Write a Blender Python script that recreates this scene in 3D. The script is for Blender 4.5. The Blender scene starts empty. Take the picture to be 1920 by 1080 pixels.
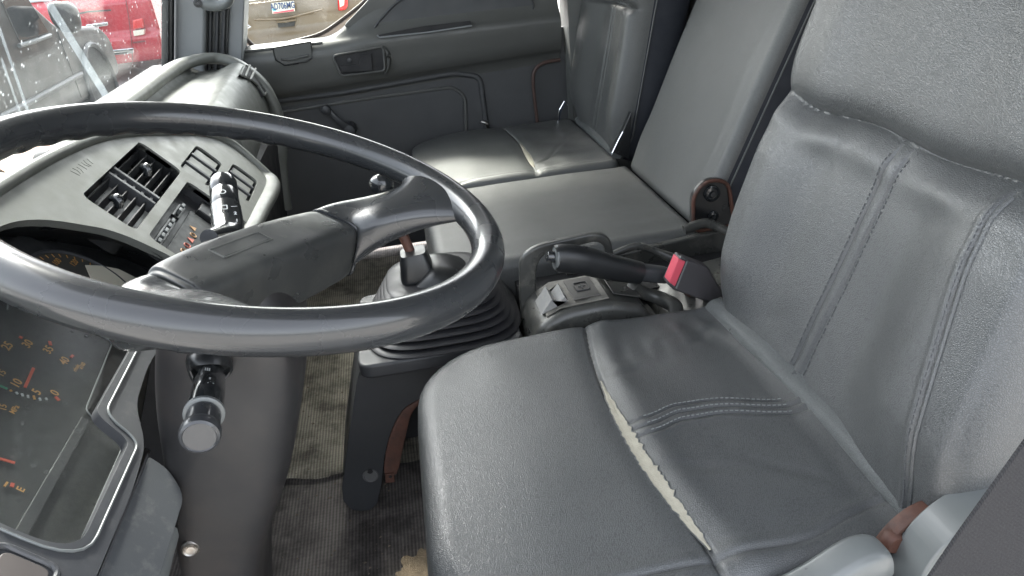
import bpy, bmesh, math, random
from mathutils import Vector, Matrix, noise
from mathutils import geometry as mg
random.seed(7)
S = bpy.context.scene
COL = S.collection
R = math.radians

# ------------------------------------------------------------------ camera, world, sun, exposure
# X runs across the cab away from the open driver's door, Y forward, Z up; cab floor z = 0, ground z = -0.7
GZ = -0.70
CAM = Vector((0.0, 0.0, 1.07))
FPX = 1387.0
AX = Vector((-0.17265287, -0.4284349, 0.88692419))     # world X in camera axes (right, down, forward)
AY = Vector((-0.98095381, 0.15615064, -0.11552747))
AZ = Vector((-0.08899778, -0.88997782, -0.44723471))
cd = bpy.data.cameras.new("camera"); cam = bpy.data.objects.new("camera", cd); COL.objects.link(cam)
right = Vector((AX[0], AY[0], AZ[0])); down = Vector((AX[1], AY[1], AZ[1])); fwd = Vector((AX[2], AY[2], AZ[2]))
M3 = Matrix((right, -down, -fwd)).transposed()
cam.matrix_world = Matrix.Translation(CAM) @ M3.to_4x4()
cd.sensor_width = 36.0; cd.lens = 36.0 * FPX / 1920.0; cd.clip_start = 0.02; cd.clip_end = 500
S.camera = cam
S.view_settings.view_transform = 'Standard'; S.view_settings.look = 'None'; S.view_settings.gamma = 1
S.view_settings.exposure = 3.15
W_ = bpy.data.worlds.new("World"); S.world = W_; W_.use_nodes = True
SUN_EL, SUN_AZ = R(50), R(72)                          # azimuth from +Y towards +X
nt = W_.node_tree; sky = nt.nodes.new('ShaderNodeTexSky'); sky.sky_type = 'NISHITA'
sky.sun_disc = False; sky.sun_elevation = SUN_EL; sky.sun_rotation = SUN_AZ; sky.dust_density = 4.0; sky.air_density = 1.0
sky.ozone_density = 1.0
hs = nt.nodes.new('ShaderNodeHueSaturation'); hs.inputs['Saturation'].default_value = .30      # thin overcast: pale sky
nt.links.new(sky.outputs[0], hs.inputs['Color']); nt.links.new(hs.outputs[0], nt.nodes['Background'].inputs[0]); nt.nodes['Background'].inputs[1].default_value = 0.13
sl = bpy.data.lights.new("sun", 'SUN'); sl.energy = 1.1; sl.angle = R(10); sl.color = (1.0, .96, .88)
so = bpy.data.objects.new("sun", sl); COL.objects.link(so)
sd = Vector((math.sin(SUN_AZ) * math.cos(SUN_EL), math.cos(SUN_AZ) * math.cos(SUN_EL), math.sin(SUN_EL)))
so.rotation_euler = sd.to_track_quat('Z', 'Y').to_euler(); so.location = sd * 20
S.cycles.use_denoising = True; S.cycles.denoising_input_passes = 'RGB_ALBEDO_NORMAL'; S.cycles.denoising_prefilter = 'ACCURATE'
S.cycles.max_bounces = 8; S.cycles.diffuse_bounces = 5; S.cycles.transparent_max_bounces = 12
S.cycles.sample_clamp_indirect = 6.0; S.cycles.caustics_reflective = False; S.cycles.caustics_refractive = False

def ray(px, py):
    c = Vector((px - 960, py - 540, FPX))
    return Vector((AX.dot(c), AY.dot(c), AZ.dot(c)))
def hit(px, py, P0, N):
    d = ray(px, py); return CAM + d * ((Vector(P0) - CAM).dot(N) / d.dot(N))
def HX(px, py, x): return hit(px, py, (x, 0, 0), Vector((1, 0, 0)))
def HY(px, py, y): return hit(px, py, (0, y, 0), Vector((0, 1, 0)))
def HZ(px, py, z): return hit(px, py, (0, 0, z), Vector((0, 0, 1)))

# ------------------------------------------------------------------ materials
def new_mat(name):
    m = bpy.data.materials.new(name); m.use_nodes = True
    return m, m.node_tree, m.node_tree.nodes['Principled BSDF']
def mat(name, col, rough=.5, metal=0, coat=0, bump=None, var=0.12, vscale=9, spec=.5, dirt=None, dscale=6, rvar=.1, dthr=.55, wave=None):
    """col linear base; bump=(kind, scale, strength, dist); dirt=(colour, amount)"""
    m, t, b = new_mat(name); N = t.nodes; L = t.links
    b.inputs['Roughness'].default_value = rough; b.inputs['Metallic'].default_value = metal
    b.inputs['Coat Weight'].default_value = coat; b.inputs['Coat Roughness'].default_value = .08
    b.inputs['Specular IOR Level'].default_value = spec
    tc = N.new('ShaderNodeTexCoord')
    n1 = N.new('ShaderNodeTexNoise'); n1.inputs['Scale'].default_value = vscale; n1.inputs['Detail'].default_value = 6; n1.inputs['Roughness'].default_value = .6
    L.new(tc.outputs['Object'], n1.inputs['Vector'])
    mx = N.new('ShaderNodeMix'); mx.data_type = 'RGBA'
    mx.inputs['A'].default_value = (*[c * (1 - var) for c in col], 1); mx.inputs['B'].default_value = (*[min(1, c * (1 + var)) for c in col], 1)
    L.new(n1.outputs['Fac'], mx.inputs['Factor']); out = mx.outputs['Result']
    mr = N.new('ShaderNodeMapRange'); mr.inputs['From Min'].default_value = .3; mr.inputs['From Max'].default_value = .7
    mr.inputs['To Min'].default_value = max(.02, rough - rvar); mr.inputs['To Max'].default_value = min(1, rough + rvar)
    n2 = N.new('ShaderNodeTexNoise'); n2.inputs['Scale'].default_value = vscale * 2.7; n2.inputs['Detail'].default_value = 7
    L.new(tc.outputs['Object'], n2.inputs['Vector']); L.new(n2.outputs['Fac'], mr.inputs['Value']); L.new(mr.outputs[0], b.inputs['Roughness'])
    if dirt:
        n3 = N.new('ShaderNodeTexNoise'); n3.inputs['Scale'].default_value = dscale; n3.inputs['Detail'].default_value = 9; n3.inputs['Roughness'].default_value = .7
        L.new(tc.outputs['Object'], n3.inputs['Vector'])
        r2 = N.new('ShaderNodeMapRange'); r2.inputs['From Min'].default_value = dthr - .08; r2.inputs['From Max'].default_value = dthr + .12
        r2.inputs['To Min'].default_value = 0; r2.inputs['To Max'].default_value = dirt[1]; L.new(n3.outputs['Fac'], r2.inputs['Value'])
        m2 = N.new('ShaderNodeMix'); m2.data_type = 'RGBA'; L.new(r2.outputs[0], m2.inputs['Factor']); L.new(out, m2.inputs['A'])
        m2.inputs['B'].default_value = (*dirt[0], 1); out = m2.outputs['Result']
    L.new(out, b.inputs['Base Color'])
    if bump:
        kind, sc, st, dist = bump
        bp = N.new('ShaderNodeBump'); bp.inputs['Strength'].default_value = st; bp.inputs['Distance'].default_value = dist
        if kind == 'leather':
            v = N.new('ShaderNodeTexVoronoi'); v.feature = 'DISTANCE_TO_EDGE'; v.inputs['Scale'].default_value = sc
            w = N.new('ShaderNodeTexNoise'); w.inputs['Scale'].default_value = sc * .6; w.inputs['Detail'].default_value = 3
            va = N.new('ShaderNodeVectorMath'); va.operation = 'MULTIPLY_ADD'; va.inputs[1].default_value = (.003, .003, .003)
            L.new(tc.outputs['Object'], w.inputs['Vector']); L.new(w.outputs['Color'], va.inputs[0]); L.new(tc.outputs['Object'], va.inputs[2])
            L.new(va.outputs[0], v.inputs['Vector'])
            q = N.new('ShaderNodeMapRange'); q.interpolation_type = 'SMOOTHSTEP'; q.inputs['From Max'].default_value = .28; L.new(v.outputs['Distance'], q.inputs['Value'])
            L.new(q.outputs[0], bp.inputs['Height'])
            m4 = N.new('ShaderNodeMix'); m4.data_type = 'RGBA'; m4.blend_type = 'MULTIPLY'; m4.inputs['Factor'].default_value = .38      # base colour darker in the valleys of the printed grain
            L.new(out, m4.inputs['A']); L.new(q.outputs[0], m4.inputs['B']); L.new(m4.outputs['Result'], b.inputs['Base Color'])
        elif kind == 'ribs':
            wv = N.new('ShaderNodeTexWave'); wv.bands_direction = 'Y'; wv.inputs['Scale'].default_value = sc; wv.inputs['Distortion'].default_value = .6; wv.inputs['Detail Scale'].default_value = 4
            wx = N.new('ShaderNodeTexWave'); wx.bands_direction = 'X'; wx.inputs['Scale'].default_value = sc * .8; wx.inputs['Distortion'].default_value = 2
            ad = N.new('ShaderNodeMath'); ad.operation = 'MULTIPLY_ADD'; ad.inputs[1].default_value = .16
            L.new(tc.outputs['Object'], wv.inputs['Vector']); L.new(tc.outputs['Object'], wx.inputs['Vector'])
            L.new(wx.outputs['Fac'], ad.inputs[0]); L.new(wv.outputs['Fac'], ad.inputs[2]); L.new(ad.outputs[0], bp.inputs['Height'])
            m3 = N.new('ShaderNodeMix'); m3.data_type = 'RGBA'; m3.blend_type = 'MULTIPLY'; m3.inputs['Factor'].default_value = .5
            L.new(out, m3.inputs['A']); L.new(ad.outputs[0], m3.inputs['B']); L.new(m3.outputs['Result'], b.inputs['Base Color'])
        else:
            v = N.new('ShaderNodeTexNoise'); v.inputs['Scale'].default_value = sc; v.inputs['Detail'].default_value = 4
            L.new(tc.outputs['Object'], v.inputs['Vector']); L.new(v.outputs['Fac'], bp.inputs['Height'])
        L.new(bp.outputs[0], b.inputs['Normal'])
    return m
def glass(name, tint=(.9, .95, .93), refl=.1, haze=0.0, hazecol=(.75, .78, .78), streak=False):
    m = bpy.data.materials.new(name); m.use_nodes = True; t = m.node_tree; N = t.nodes; L = t.links; N.clear()
    o = N.new('ShaderNodeOutputMaterial'); tr = N.new('ShaderNodeBsdfTransparent'); tr.inputs[0].default_value = (*tint, 1)
    gl = N.new('ShaderNodeBsdfGlossy'); gl.inputs['Roughness'].default_value = .03 if refl > .05 else .16
    ge = N.new('ShaderNodeNewGeometry'); dp = N.new('ShaderNodeVectorMath'); dp.operation = 'DOT_PRODUCT'; L.new(ge.outputs['Normal'], dp.inputs[0]); L.new(ge.outputs['Incoming'], dp.inputs[1])
    ab = N.new('ShaderNodeMath'); ab.operation = 'ABSOLUTE'; L.new(dp.outputs['Value'], ab.inputs[0])
    om_ = N.new('ShaderNodeMath'); om_.operation = 'SUBTRACT'; om_.inputs[0].default_value = 1; L.new(ab.outputs[0], om_.inputs[1])
    pw = N.new('ShaderNodeMath'); pw.operation = 'POWER'; pw.inputs[1].default_value = 5; L.new(om_.outputs[0], pw.inputs[0])
    mu = N.new('ShaderNodeMath'); mu.operation = 'MULTIPLY_ADD'; mu.inputs[1].default_value = refl * 5; mu.inputs[2].default_value = .03 * min(1, refl * 10); mu.use_clamp = True; L.new(pw.outputs[0], mu.inputs[0])
    mx = N.new('ShaderNodeMixShader'); L.new(mu.outputs[0], mx.inputs[0]); L.new(tr.outputs[0], mx.inputs[1]); L.new(gl.outputs[0], mx.inputs[2]); out = mx
    if haze:
        tc = N.new('ShaderNodeTexCoord'); n = N.new('ShaderNodeTexNoise'); n.inputs['Scale'].default_value = 9; n.inputs['Detail'].default_value = 8; n.inputs['Roughness'].default_value = .65
        L.new(tc.outputs['Object'], n.inputs['Vector'])
        sp = N.new('ShaderNodeTexVoronoi'); sp.inputs['Scale'].default_value = 60; L.new(tc.outputs['Object'], sp.inputs['Vector'])
        s2 = N.new('ShaderNodeMapRange'); s2.inputs['From Min'].default_value = .22; s2.inputs['From Max'].default_value = .10; s2.inputs['To Max'].default_value = .5; L.new(sp.outputs['Distance'], s2.inputs['Value'])
        n4 = N.new('ShaderNodeTexNoise'); n4.inputs['Scale'].default_value = 14; L.new(tc.outputs['Object'], n4.inputs['Vector'])
        s3 = N.new('ShaderNodeMapRange'); s3.inputs['From Min'].default_value = .52; s3.inputs['From Max'].default_value = .62; L.new(n4.outputs['Fac'], s3.inputs['Value'])
        s4 = N.new('ShaderNodeMath'); s4.operation = 'MULTIPLY'; L.new(s2.outputs[0], s4.inputs[0]); L.new(s3.outputs[0], s4.inputs[1])
        r = N.new('ShaderNodeMapRange'); r.inputs['From Min'].default_value = .3; r.inputs['From Max'].default_value = .75; r.inputs['To Min'].default_value = haze * .4; r.inputs['To Max'].default_value = haze * 1.6
        L.new(n.outputs['Fac'], r.inputs['Value'])
        ad = N.new('ShaderNodeMath'); ad.operation = 'ADD'; ad.use_clamp = True; L.new(r.outputs[0], ad.inputs[0]); L.new(s4.outputs[0], ad.inputs[1])
        df = N.new('ShaderNodeBsdfDiffuse'); df.inputs[0].default_value = (*hazecol, 1); tl = N.new('ShaderNodeBsdfTranslucent'); tl.inputs[0].default_value = (*hazecol, 1)
        a2 = N.new('ShaderNodeMixShader'); a2.inputs[0].default_value = .6; L.new(df.outputs[0], a2.inputs[1]); L.new(tl.outputs[0], a2.inputs[2])
        m2 = N.new('ShaderNodeMixShader'); L.new(ad.outputs[0], m2.inputs[0]); L.new(mx.outputs[0], m2.inputs[1]); L.new(a2.outputs[0], m2.inputs[2]); out = m2
    L.new(out.outputs[0], o.inputs[0]); return m

LEATHER = mat('seat_leatherette', (.077, .082, .084), .31, bump=('leather', 430, .45, .0006), var=.10, vscale=3, rvar=.035, spec=.75)
LEATHER2 = mat('smooth_leatherette', (.092, .096, .094), .36, bump=('leather', 600, .4, .0005), var=.12, vscale=4, rvar=.04, spec=.6)
PALEL = mat('pale_leatherette', (.15, .162, .162), .36, bump=('leather', 600, .8, .001), var=.12, vscale=12)
SIDECLOTH = mat('seat_side_cloth', (.014, .017, .024), .7, bump=('noise', 900, .3, .0004))
FOAM = mat('yellowed_foam', (.33, .31, .25), .9, bump=('noise', 500, .8, .001), var=.25, vscale=60)
THREAD = mat('seam_thread', (.20, .21, .21), .7)
RIM = mat('worn_wheel_plastic', (.022, .024, .026), .27, var=.15, vscale=6, rvar=.05, coat=.4)
PAD = mat('hub_pad_plastic', (.030, .032, .032), .34, bump=('noise', 900, .25, .0003), var=.2, vscale=12, dirt=((.065, .066, .06), .5), dscale=14)
DARK = mat('dark_grey_plastic', (.032, .034, .037), .5, bump=('noise', 1100, .25, .0003), var=.2, vscale=8)
DARKBRN = mat('column_cover_plastic', (.015, .015, .016), .5, bump=('noise', 900, .15, .0003), var=.3, vscale=5, dirt=((.040, .030, .026), .5), dscale=5)
DASH = mat('sun_faded_dash_plastic', (.125, .13, .118), .5, bump=('noise', 900, .35, .0004), var=.14, vscale=14, dirt=((.11, .115, .10), .5), dscale=18)
DASHD = mat('dash_lower_plastic', (.05, .052, .056), .5, bump=('noise', 900, .3, .0003), var=.2, dirt=((.13, .13, .125), .35), dscale=40, dthr=.6)
DOORM = mat('door_card_plastic', (.072, .074, .070), .45, bump=('noise', 700, .35, .0004), var=.15, vscale=5)
DOORL = mat('door_lower_board', (.045, .047, .049), .6, bump=('noise', 500, .3, .0004), var=.25, vscale=4)
BLACK = mat('black_plastic', (.011, .012, .013), .35, var=.2)
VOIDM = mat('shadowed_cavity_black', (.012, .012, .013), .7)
GLOSS = mat('glossy_black_stalk', (.014, .016, .018), .2, var=.2, vscale=10, rvar=.02, coat=.5)
SILVERP = mat('grey_trim_plastic', (.12, .13, .13), .35, bump=('noise', 600, .1, .0002), var=.08, coat=.1)
CONS = mat('worn_console_plastic', (.045, .046, .043), .33, bump=('noise', 800, .2, .0003), var=.25, vscale=14, dirt=((.17, .165, .14), .6), dscale=20, dthr=.6)
PILLAR = mat('pillar_trim_plastic', (.19, .20, .205), .55, bump=('noise', 900, .3, .0003), var=.06)
RUST = mat('rusty_brown_steel', (.085, .036, .024), .65, bump=('noise', 300, .5, .0006), var=.5, vscale=40, dirt=((.03, .018, .015), .7), dscale=30)
CHROME = mat('chrome', (.75, .76, .78), .12, metal=1, var=.04)
STEEL = mat('dull_steel', (.35, .34, .32), .4, metal=1, var=.2, vscale=60, dirt=((.15, .09, .05), .6), dscale=60)
RED = mat('red_button_plastic', (.60, .085, .12), .4, var=.1)
BUCK = mat('buckle_plastic', (.055, .052, .055), .5, bump=('noise', 900, .2, .0003))
MAT_F = mat('ribbed_floor_mat', (.34, .315, .255), .85, bump=('ribs', 46, .6, .0015), var=.35, vscale=9, dirt=((.06, .052, .04), .8), dscale=11, dthr=.5)
FLOORM = mat('shaded_dirty_rubber', (.20, .18, .165), .85, bump=('ribs', 46, .5, .001), var=.5, vscale=7, dirt=((.035, .03, .028), .8), dscale=9, dthr=.48)  # darker tone paints in the shade nearer than the mat, with dirt spots
WALLM = mat('cab_wall_board', (.16, .165, .165), .7, bump=('noise', 400, .3, .0005))
ROOFM = mat('cab_headliner', (.25, .25, .24), .9)
DIAL = mat('gauge_face', (.036, .038, .039), .5, var=.25, vscale=30)
DIAL2 = mat('pale_gauge_face', (.055, .055, .05), .5)
ORANGE = mat('orange_gauge_print', (.50, .27, .085), .6, var=.1)
REDP = mat('red_gauge_print', (.55, .10, .06), .5)
GREENP = mat('green_gauge_print', (.06, .28, .17), .6)
WHITEP = mat('white_print', (.42, .44, .44), .6)
ENGR = mat('engraved_print', (.085, .088, .08), .6)
LENS = glass('dusty_clear_lens', (.95, .96, .95), .04, haze=.14, hazecol=(.21, .22, .225))
WGLASS = glass('dusty_windshield_glass', (.95, .97, .97), .10, haze=.016, hazecol=(.72, .77, .78))
SGLASS = glass('side_window_glass', (.95, .97, .95), .08)
REFLBAND = glass('painted_reflection_haze', (.95, .97, .97), .1, haze=.12, hazecol=(.75, .8, .84))  # pale reflection in the windshield painted as haze

# ------------------------------------------------------------------ objects
def root_loc(o):
    while o.parent: o = o.parent
    return o.location.copy()
def tag(o, label=None, cat=None, group=None, kind=None):
    for k, v in (('label', label), ('category', cat), ('group', group), ('kind', kind)):
        if v: o[k] = v
    return o
def thing(name, label, cat, loc=(0, 0, 0), group=None):
    o = bpy.data.objects.new(name, None); o.empty_display_size = .05; COL.objects.link(o); o.location = loc
    return tag(o, label, cat, group)
def mk(name, geo, m, parent=None, bevel=0, seg=3, smooth=True, angle=40, wn=True, label=None, kind=None, recalc=True):
    bm = bmesh.new()
    if isinstance(geo, tuple): geo = [geo]
    off = root_loc(parent) if parent else Vector()
    for vs, fs in geo:
        bv = [bm.verts.new(Vector(v) - off) for v in vs]
        for f in fs:
            try: bm.faces.new([bv[i] for i in f])
            except ValueError: pass
    if recalc: bmesh.ops.recalc_face_normals(bm, faces=bm.faces)
    if bevel:
        bm.normal_update()
        es = [e for e in bm.edges if len(e.link_faces) == 2 and e.calc_face_angle(0) > R(28)]
        bmesh.ops.bevel(bm, geom=es, offset=bevel, segments=seg, profile=.5, affect='EDGES', clamp_overlap=True)
    me = bpy.data.meshes.new(name); bm.to_mesh(me); bm.free()
    for p in me.polygons: p.use_smooth = smooth
    if smooth: me.set_sharp_from_angle(angle=R(angle))
    me.materials.append(m)
    o = bpy.data.objects.new(name, me); COL.objects.link(o)
    if parent: o.parent = parent
    if bevel and wn and smooth:
        w = o.modifiers.new('wn', 'WEIGHTED_NORMAL'); w.keep_sharp = True
    return tag(o, label, kind=kind)

# ------------------------------------------------------------------ shapes: each returns (verts, faces)
def box(x0, x1, y0, y1, z0, z1):
    v = [(x, y, z) for x in (x0, x1) for y in (y0, y1) for z in (z0, z1)]
    return v, [(0, 1, 3, 2), (4, 6, 7, 5), (0, 4, 5, 1), (2, 3, 7, 6), (0, 2, 6, 4), (1, 5, 7, 3)]
def obox(c, U, V, Wv, a, b, d):
    c = Vector(c); v = [c + U * (sx * a) + V * (sy * b) + Wv * (sz * d) for sx in (-1, 1) for sy in (-1, 1) for sz in (-1, 1)]
    return v, [(0, 1, 3, 2), (4, 6, 7, 5), (0, 4, 5, 1), (2, 3, 7, 6), (0, 2, 6, 4), (1, 5, 7, 3)]
def prism(pts, vec):
    pts = [Vector(p) for p in pts]; vec = Vector(vec); n = len(pts)
    v = pts + [p + vec for p in pts]
    return v, [tuple(range(n)), tuple(range(2 * n - 1, n - 1, -1))] + [(i, (i + 1) % n, n + (i + 1) % n, n + i) for i in range(n)]
def rpoly(pts, r, n=5):
    """round the corners of a 2-D polygon; r may be a list"""
    out = []; L = len(pts)
    for i in range(L):
        p = Vector(pts[i]); a = Vector(pts[i - 1]) - p; b = Vector(pts[(i + 1) % L]) - p
        rr = r[i] if isinstance(r, (list, tuple)) else r
        if rr <= 0 or a.length < 1e-6 or b.length < 1e-6: out.append(tuple(p)); continue
        d = min(rr, a.length * .49, b.length * .49); A = p + a.normalized() * d; B = p + b.normalized() * d
        for k in range(n + 1):
            t = k / n; q = A * (1 - t) ** 2 + p * 2 * t * (1 - t) + B * t * t; out.append(tuple(q))
    return out
def rrect(x0, x1, y0, y1, r, n=5): return rpoly([(x0, y0), (x1, y0), (x1, y1), (x0, y1)], r, n)
def holed(outer, holes, F, T):
    """plate with holes; F maps 2-D to 3-D, T thickness vector"""
    vs2 = []; ed = []
    for loop in [outer] + holes:
        s = len(vs2); vs2 += [Vector(p) for p in loop]; ed += [(s + i, s + (i + 1) % len(loop)) for i in range(len(loop))]
    bm = bmesh.new(); bv = [bm.verts.new((p[0], p[1], 0)) for p in vs2]; be = [bm.edges.new((bv[a], bv[b])) for a, b in ed]
    bmesh.ops.triangle_fill(bm, use_beauty=True, use_dissolve=False, edges=be)
    bm.verts.index_update(); bm.verts.ensure_lookup_table()
    tri = [tuple(v.index for v in f.verts) for f in bm.faces]; bm.free()
    n = len(vs2); top = [Vector(F(*p)) for p in vs2]; T = Vector(T)
    return top + [p + T for p in top], tri + [tuple(n + i for i in reversed(t)) for t in tri] + [(a, b, n + b, n + a) for a, b in ed]
def spl(keys, n):
    """catmull-rom through tuples of numbers"""
    K = [tuple(k) for k in keys]; out = []; m = len(K) - 1
    for j in range(n):
        t = j / (n - 1) * m; i = min(int(t), m - 1); f = t - i
        p0, p1, p2, p3 = K[max(i - 1, 0)], K[i], K[i + 1], K[min(i + 2, m)]
        out.append(tuple(.5 * (2 * b + (-a + c) * f + (2 * a - 5 * b + 4 * c - d) * f * f + (-a + 3 * b - 3 * c + d) * f ** 3) for a, b, c, d in zip(p0, p1, p2, p3)))
    return out
def sweep(keys, n=24, m=24, up=(0, 0, 1), power=2.0, cap=True, closed=False):
    """keys: (x, y, z, half_width, half_height[, power]); superellipse section along a smooth path"""
    ks = [tuple(k) + ((power,) if len(k) == 5 else ()) for k in keys]
    pts = spl(ks, n) if n > len(ks) else ks
    vs = []; fs = []; N = len(pts)
    for i, p in enumerate(pts):
        a = Vector(pts[max(i - 1, 0)][:3]); b = Vector(pts[min(i + 1, N - 1)][:3]); T = (b - a).normalized()
        U = T.cross(Vector(up)).normalized(); V = U.cross(T).normalized(); c = Vector(p[:3])
        for k in range(m):
            an = 2 * math.pi * k / m; ca, sa = math.cos(an), math.sin(an); e = 2 / max(p[5], .5)
            vs.append(c + U * (p[3] * math.copysign(abs(ca) ** e, ca)) + V * (p[4] * math.copysign(abs(sa) ** e, sa)))
    for i in range(N - 1):
        for k in range(m): fs.append((i * m + k, i * m + (k + 1) % m, (i + 1) * m + (k + 1) % m, (i + 1) * m + k))
    if cap: fs += [tuple(range(m - 1, -1, -1)), tuple(range((N - 1) * m, N * m))]
    return vs, fs
def tube(path, r, m=10, n=None, cap=True):
    return sweep([(*p, r, r) for p in path], n or max(2, len(path)), m, cap=cap, up=(.13, .21, .97))
def lathe(c, axis, prof, m=32):
    """prof: (distance along axis, radius)"""
    c = Vector(c); A = Vector(axis).normalized(); U = A.orthogonal().normalized(); V = A.cross(U); vs = []; fs = []
    for h, r in prof:
        for k in range(m):
            an = 2 * math.pi * k / m; vs.append(c + A * h + (U * math.cos(an) + V * math.sin(an)) * max(r, 1e-5))
    for i in range(len(prof) - 1):
        for k in range(m): fs.append((i * m + k, i * m + (k + 1) % m, (i + 1) * m + (k + 1) % m, (i + 1) * m + k))
    fs += [tuple(range(m - 1, -1, -1)), tuple(range((len(prof) - 1) * m, len(prof) * m))]
    return vs, fs
def text(name, s, c, U, V, size, m, parent, lift=0.0006, align='CENTER', thick=0.0, kind=None, xs=1.0):
    cu = bpy.data.curves.new(name, 'FONT'); cu.body = s; cu.size = size; cu.align_x = align; cu.align_y = 'CENTER'; cu.extrude = thick; cu.resolution_u = 3; cu.offset = size * .022
    t = bpy.data.objects.new(name, cu); COL.objects.link(t); dg = bpy.context.evaluated_depsgraph_get()
    me = bpy.data.meshes.new_from_object(t.evaluated_get(dg)); bpy.data.objects.remove(t)
    U = Vector(U).normalized(); V = Vector(V).normalized(); n = U.cross(V); off = root_loc(parent) if parent else Vector(); c = Vector(c)
    for v in me.vertices: v.co = c + U * v.co.x * xs + V * v.co.y + n * (v.co.z + lift) - off
    me.name = name; me.materials.clear(); me.materials.append(m)
    o = bpy.data.objects.new(name, me); COL.objects.link(o); o.parent = parent
    return o
def smooth01(t): t = max(0, min(1, t)); return t * t * (3 - 2 * t)
def resample(loop, n):
    P = [Vector(p) for p in loop]; L = [0]
    for i in range(len(P)): L.append(L[-1] + (P[(i + 1) % len(P)] - P[i]).length)
    out = []; j = 0
    for k in range(n):
        s = L[-1] * k / n
        while L[j + 1] < s: j += 1
        f = (s - L[j]) / max(1e-9, L[j + 1] - L[j]); out.append(P[j].lerp(P[(j + 1) % len(P)], f))
    return out
def padgeo(outline, F, N, T, r, disp, n=300, rings=90, bulge=.006, rfun=None):
    """cushion: outline 2-D loop, F 2-D -> 3-D surface, N up vector, T thickness, r edge radius, disp(x, y) -> height"""
    P = resample(outline, n); area = sum(P[i].x * P[(i + 1) % n].y - P[(i + 1) % n].x * P[i].y for i in range(n))
    if area < 0: P.reverse()
    Nn = []
    for i in range(n):
        t = Vector((0, 0))
        for k in range(1, 5): t += P[(i + k) % n] - P[(i - k) % n]
        t.normalize(); Nn.append(Vector((-t.y, t.x)))
    c = sum(P, Vector((0, 0))) / n; vs = []; N = Vector(N)
    loops = []
    for h, ins in ((-T, r * .9), (-T, .004), (-T + .01, 0)): loops.append((h, ins, 0))
    for k in range(1, 7): loops.append((-T + (T - r) * k / 6, -bulge * math.sin(math.pi * k / 6), 0))
    for k in range(1, 13):
        a = math.pi / 2 * k / 12; loops.append((-r + r * math.sin(a), r * (1 - math.cos(a)), math.sin(a)))
    for h, ins, w in loops:
        for i in range(n):
            rr = 1 if not rfun else rfun(P[i].x, P[i].y)
            hh = h * rr if h > -T * .6 else h
            q = P[i] + Nn[i] * (ins * (rr if ins > 0 and w > 0 else 1)); vs.append(Vector(F(q.x, q.y)) + N * (hh + (disp(q.x, q.y) * w if w else 0)))
    base = []
    for i in range(n):
        rr = 1 if not rfun else rfun(P[i].x, P[i].y); base.append(P[i] + Nn[i] * r * rr)
    for k in range(1, rings):
        f = 1 - k / rings
        for i in range(n): q = c + (base[i] - c) * f; vs.append(Vector(F(q.x, q.y)) + N * disp(q.x, q.y))
    nr = len(loops) + rings - 1; fs = [(a * n + i, a * n + (i + 1) % n, (a + 1) * n + (i + 1) % n, (a + 1) * n + i) for a in range(nr - 1) for i in range(n)]
    vs.append(Vector(F(c.x, c.y)) + N * disp(c.x, c.y)); ci = len(vs) - 1; s = (nr - 1) * n
    fs += [(s + i, s + (i + 1) % n, ci) for i in range(n)]; fs.append(tuple(range(n - 1, -1, -1)))
    return vs, fs
def groove(d, w, depth): return -depth * math.exp(-(d / w) ** 2)
def stitches(path3, up, l=.0042, gap=.0028, w=.0007):
    """little thread dashes along a 3-D polyline"""
    out = []; acc = 0; P = [Vector(p) for p in path3]; up = Vector(up)
    for a, b in zip(P, P[1:]):
        d = b - a; L = d.length
        if L < 1e-6: continue
        d /= L; s = -acc
        while s < L:
            if s >= 0:
                c = a + d * min(s + l / 2, L); out.append(obox(c + up * .0004, d, up.cross(d).normalized(), up, l / 2, w, .0006))
            s += l + gap
        acc = (L - s + (l + gap)) % (l + gap)
    return out
def nz(x, y, s, seed=0): return noise.noise(Vector((x * s, y * s, seed)))

# ================================================================== cab shell
def struct(name, geo, m, **k): o = mk(name, geo, m, **k); o['kind'] = 'structure'; return o
struct('cab_floor', box(.30, 2.66, -1.02, .98, -.04, 0), FLOORM, smooth=False)
struct('cab_rear_wall', box(.30, 2.66, -1.06, -1.0, 0, 1.62), WALLM, smooth=False)
struct('roof', prism([(.33, -1.06, 1.60), (2.66, -1.06, 1.60), (2.66, .50, 1.60), (.33, .50, 1.60)], (0, 0, .05)), ROOFM, smooth=False)
struct('front_wall', box(.30, 2.66, .70, .76, -.04, .74), VOIDM, smooth=False)
struct('door_sill', box(.30, .36, -1.02, .76, -.04, .10), DARK, smooth=False)
# tunnel hump beneath the middle seat and the dark seat bases
struct('engine_cover', prism([(1.41, -.06, 0), (1.41, -1.0, 0), (1.41, -1.0, .30), (1.41, -.10, .30)], (.5, 0, 0)), VOIDM, smooth=False)

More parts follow.
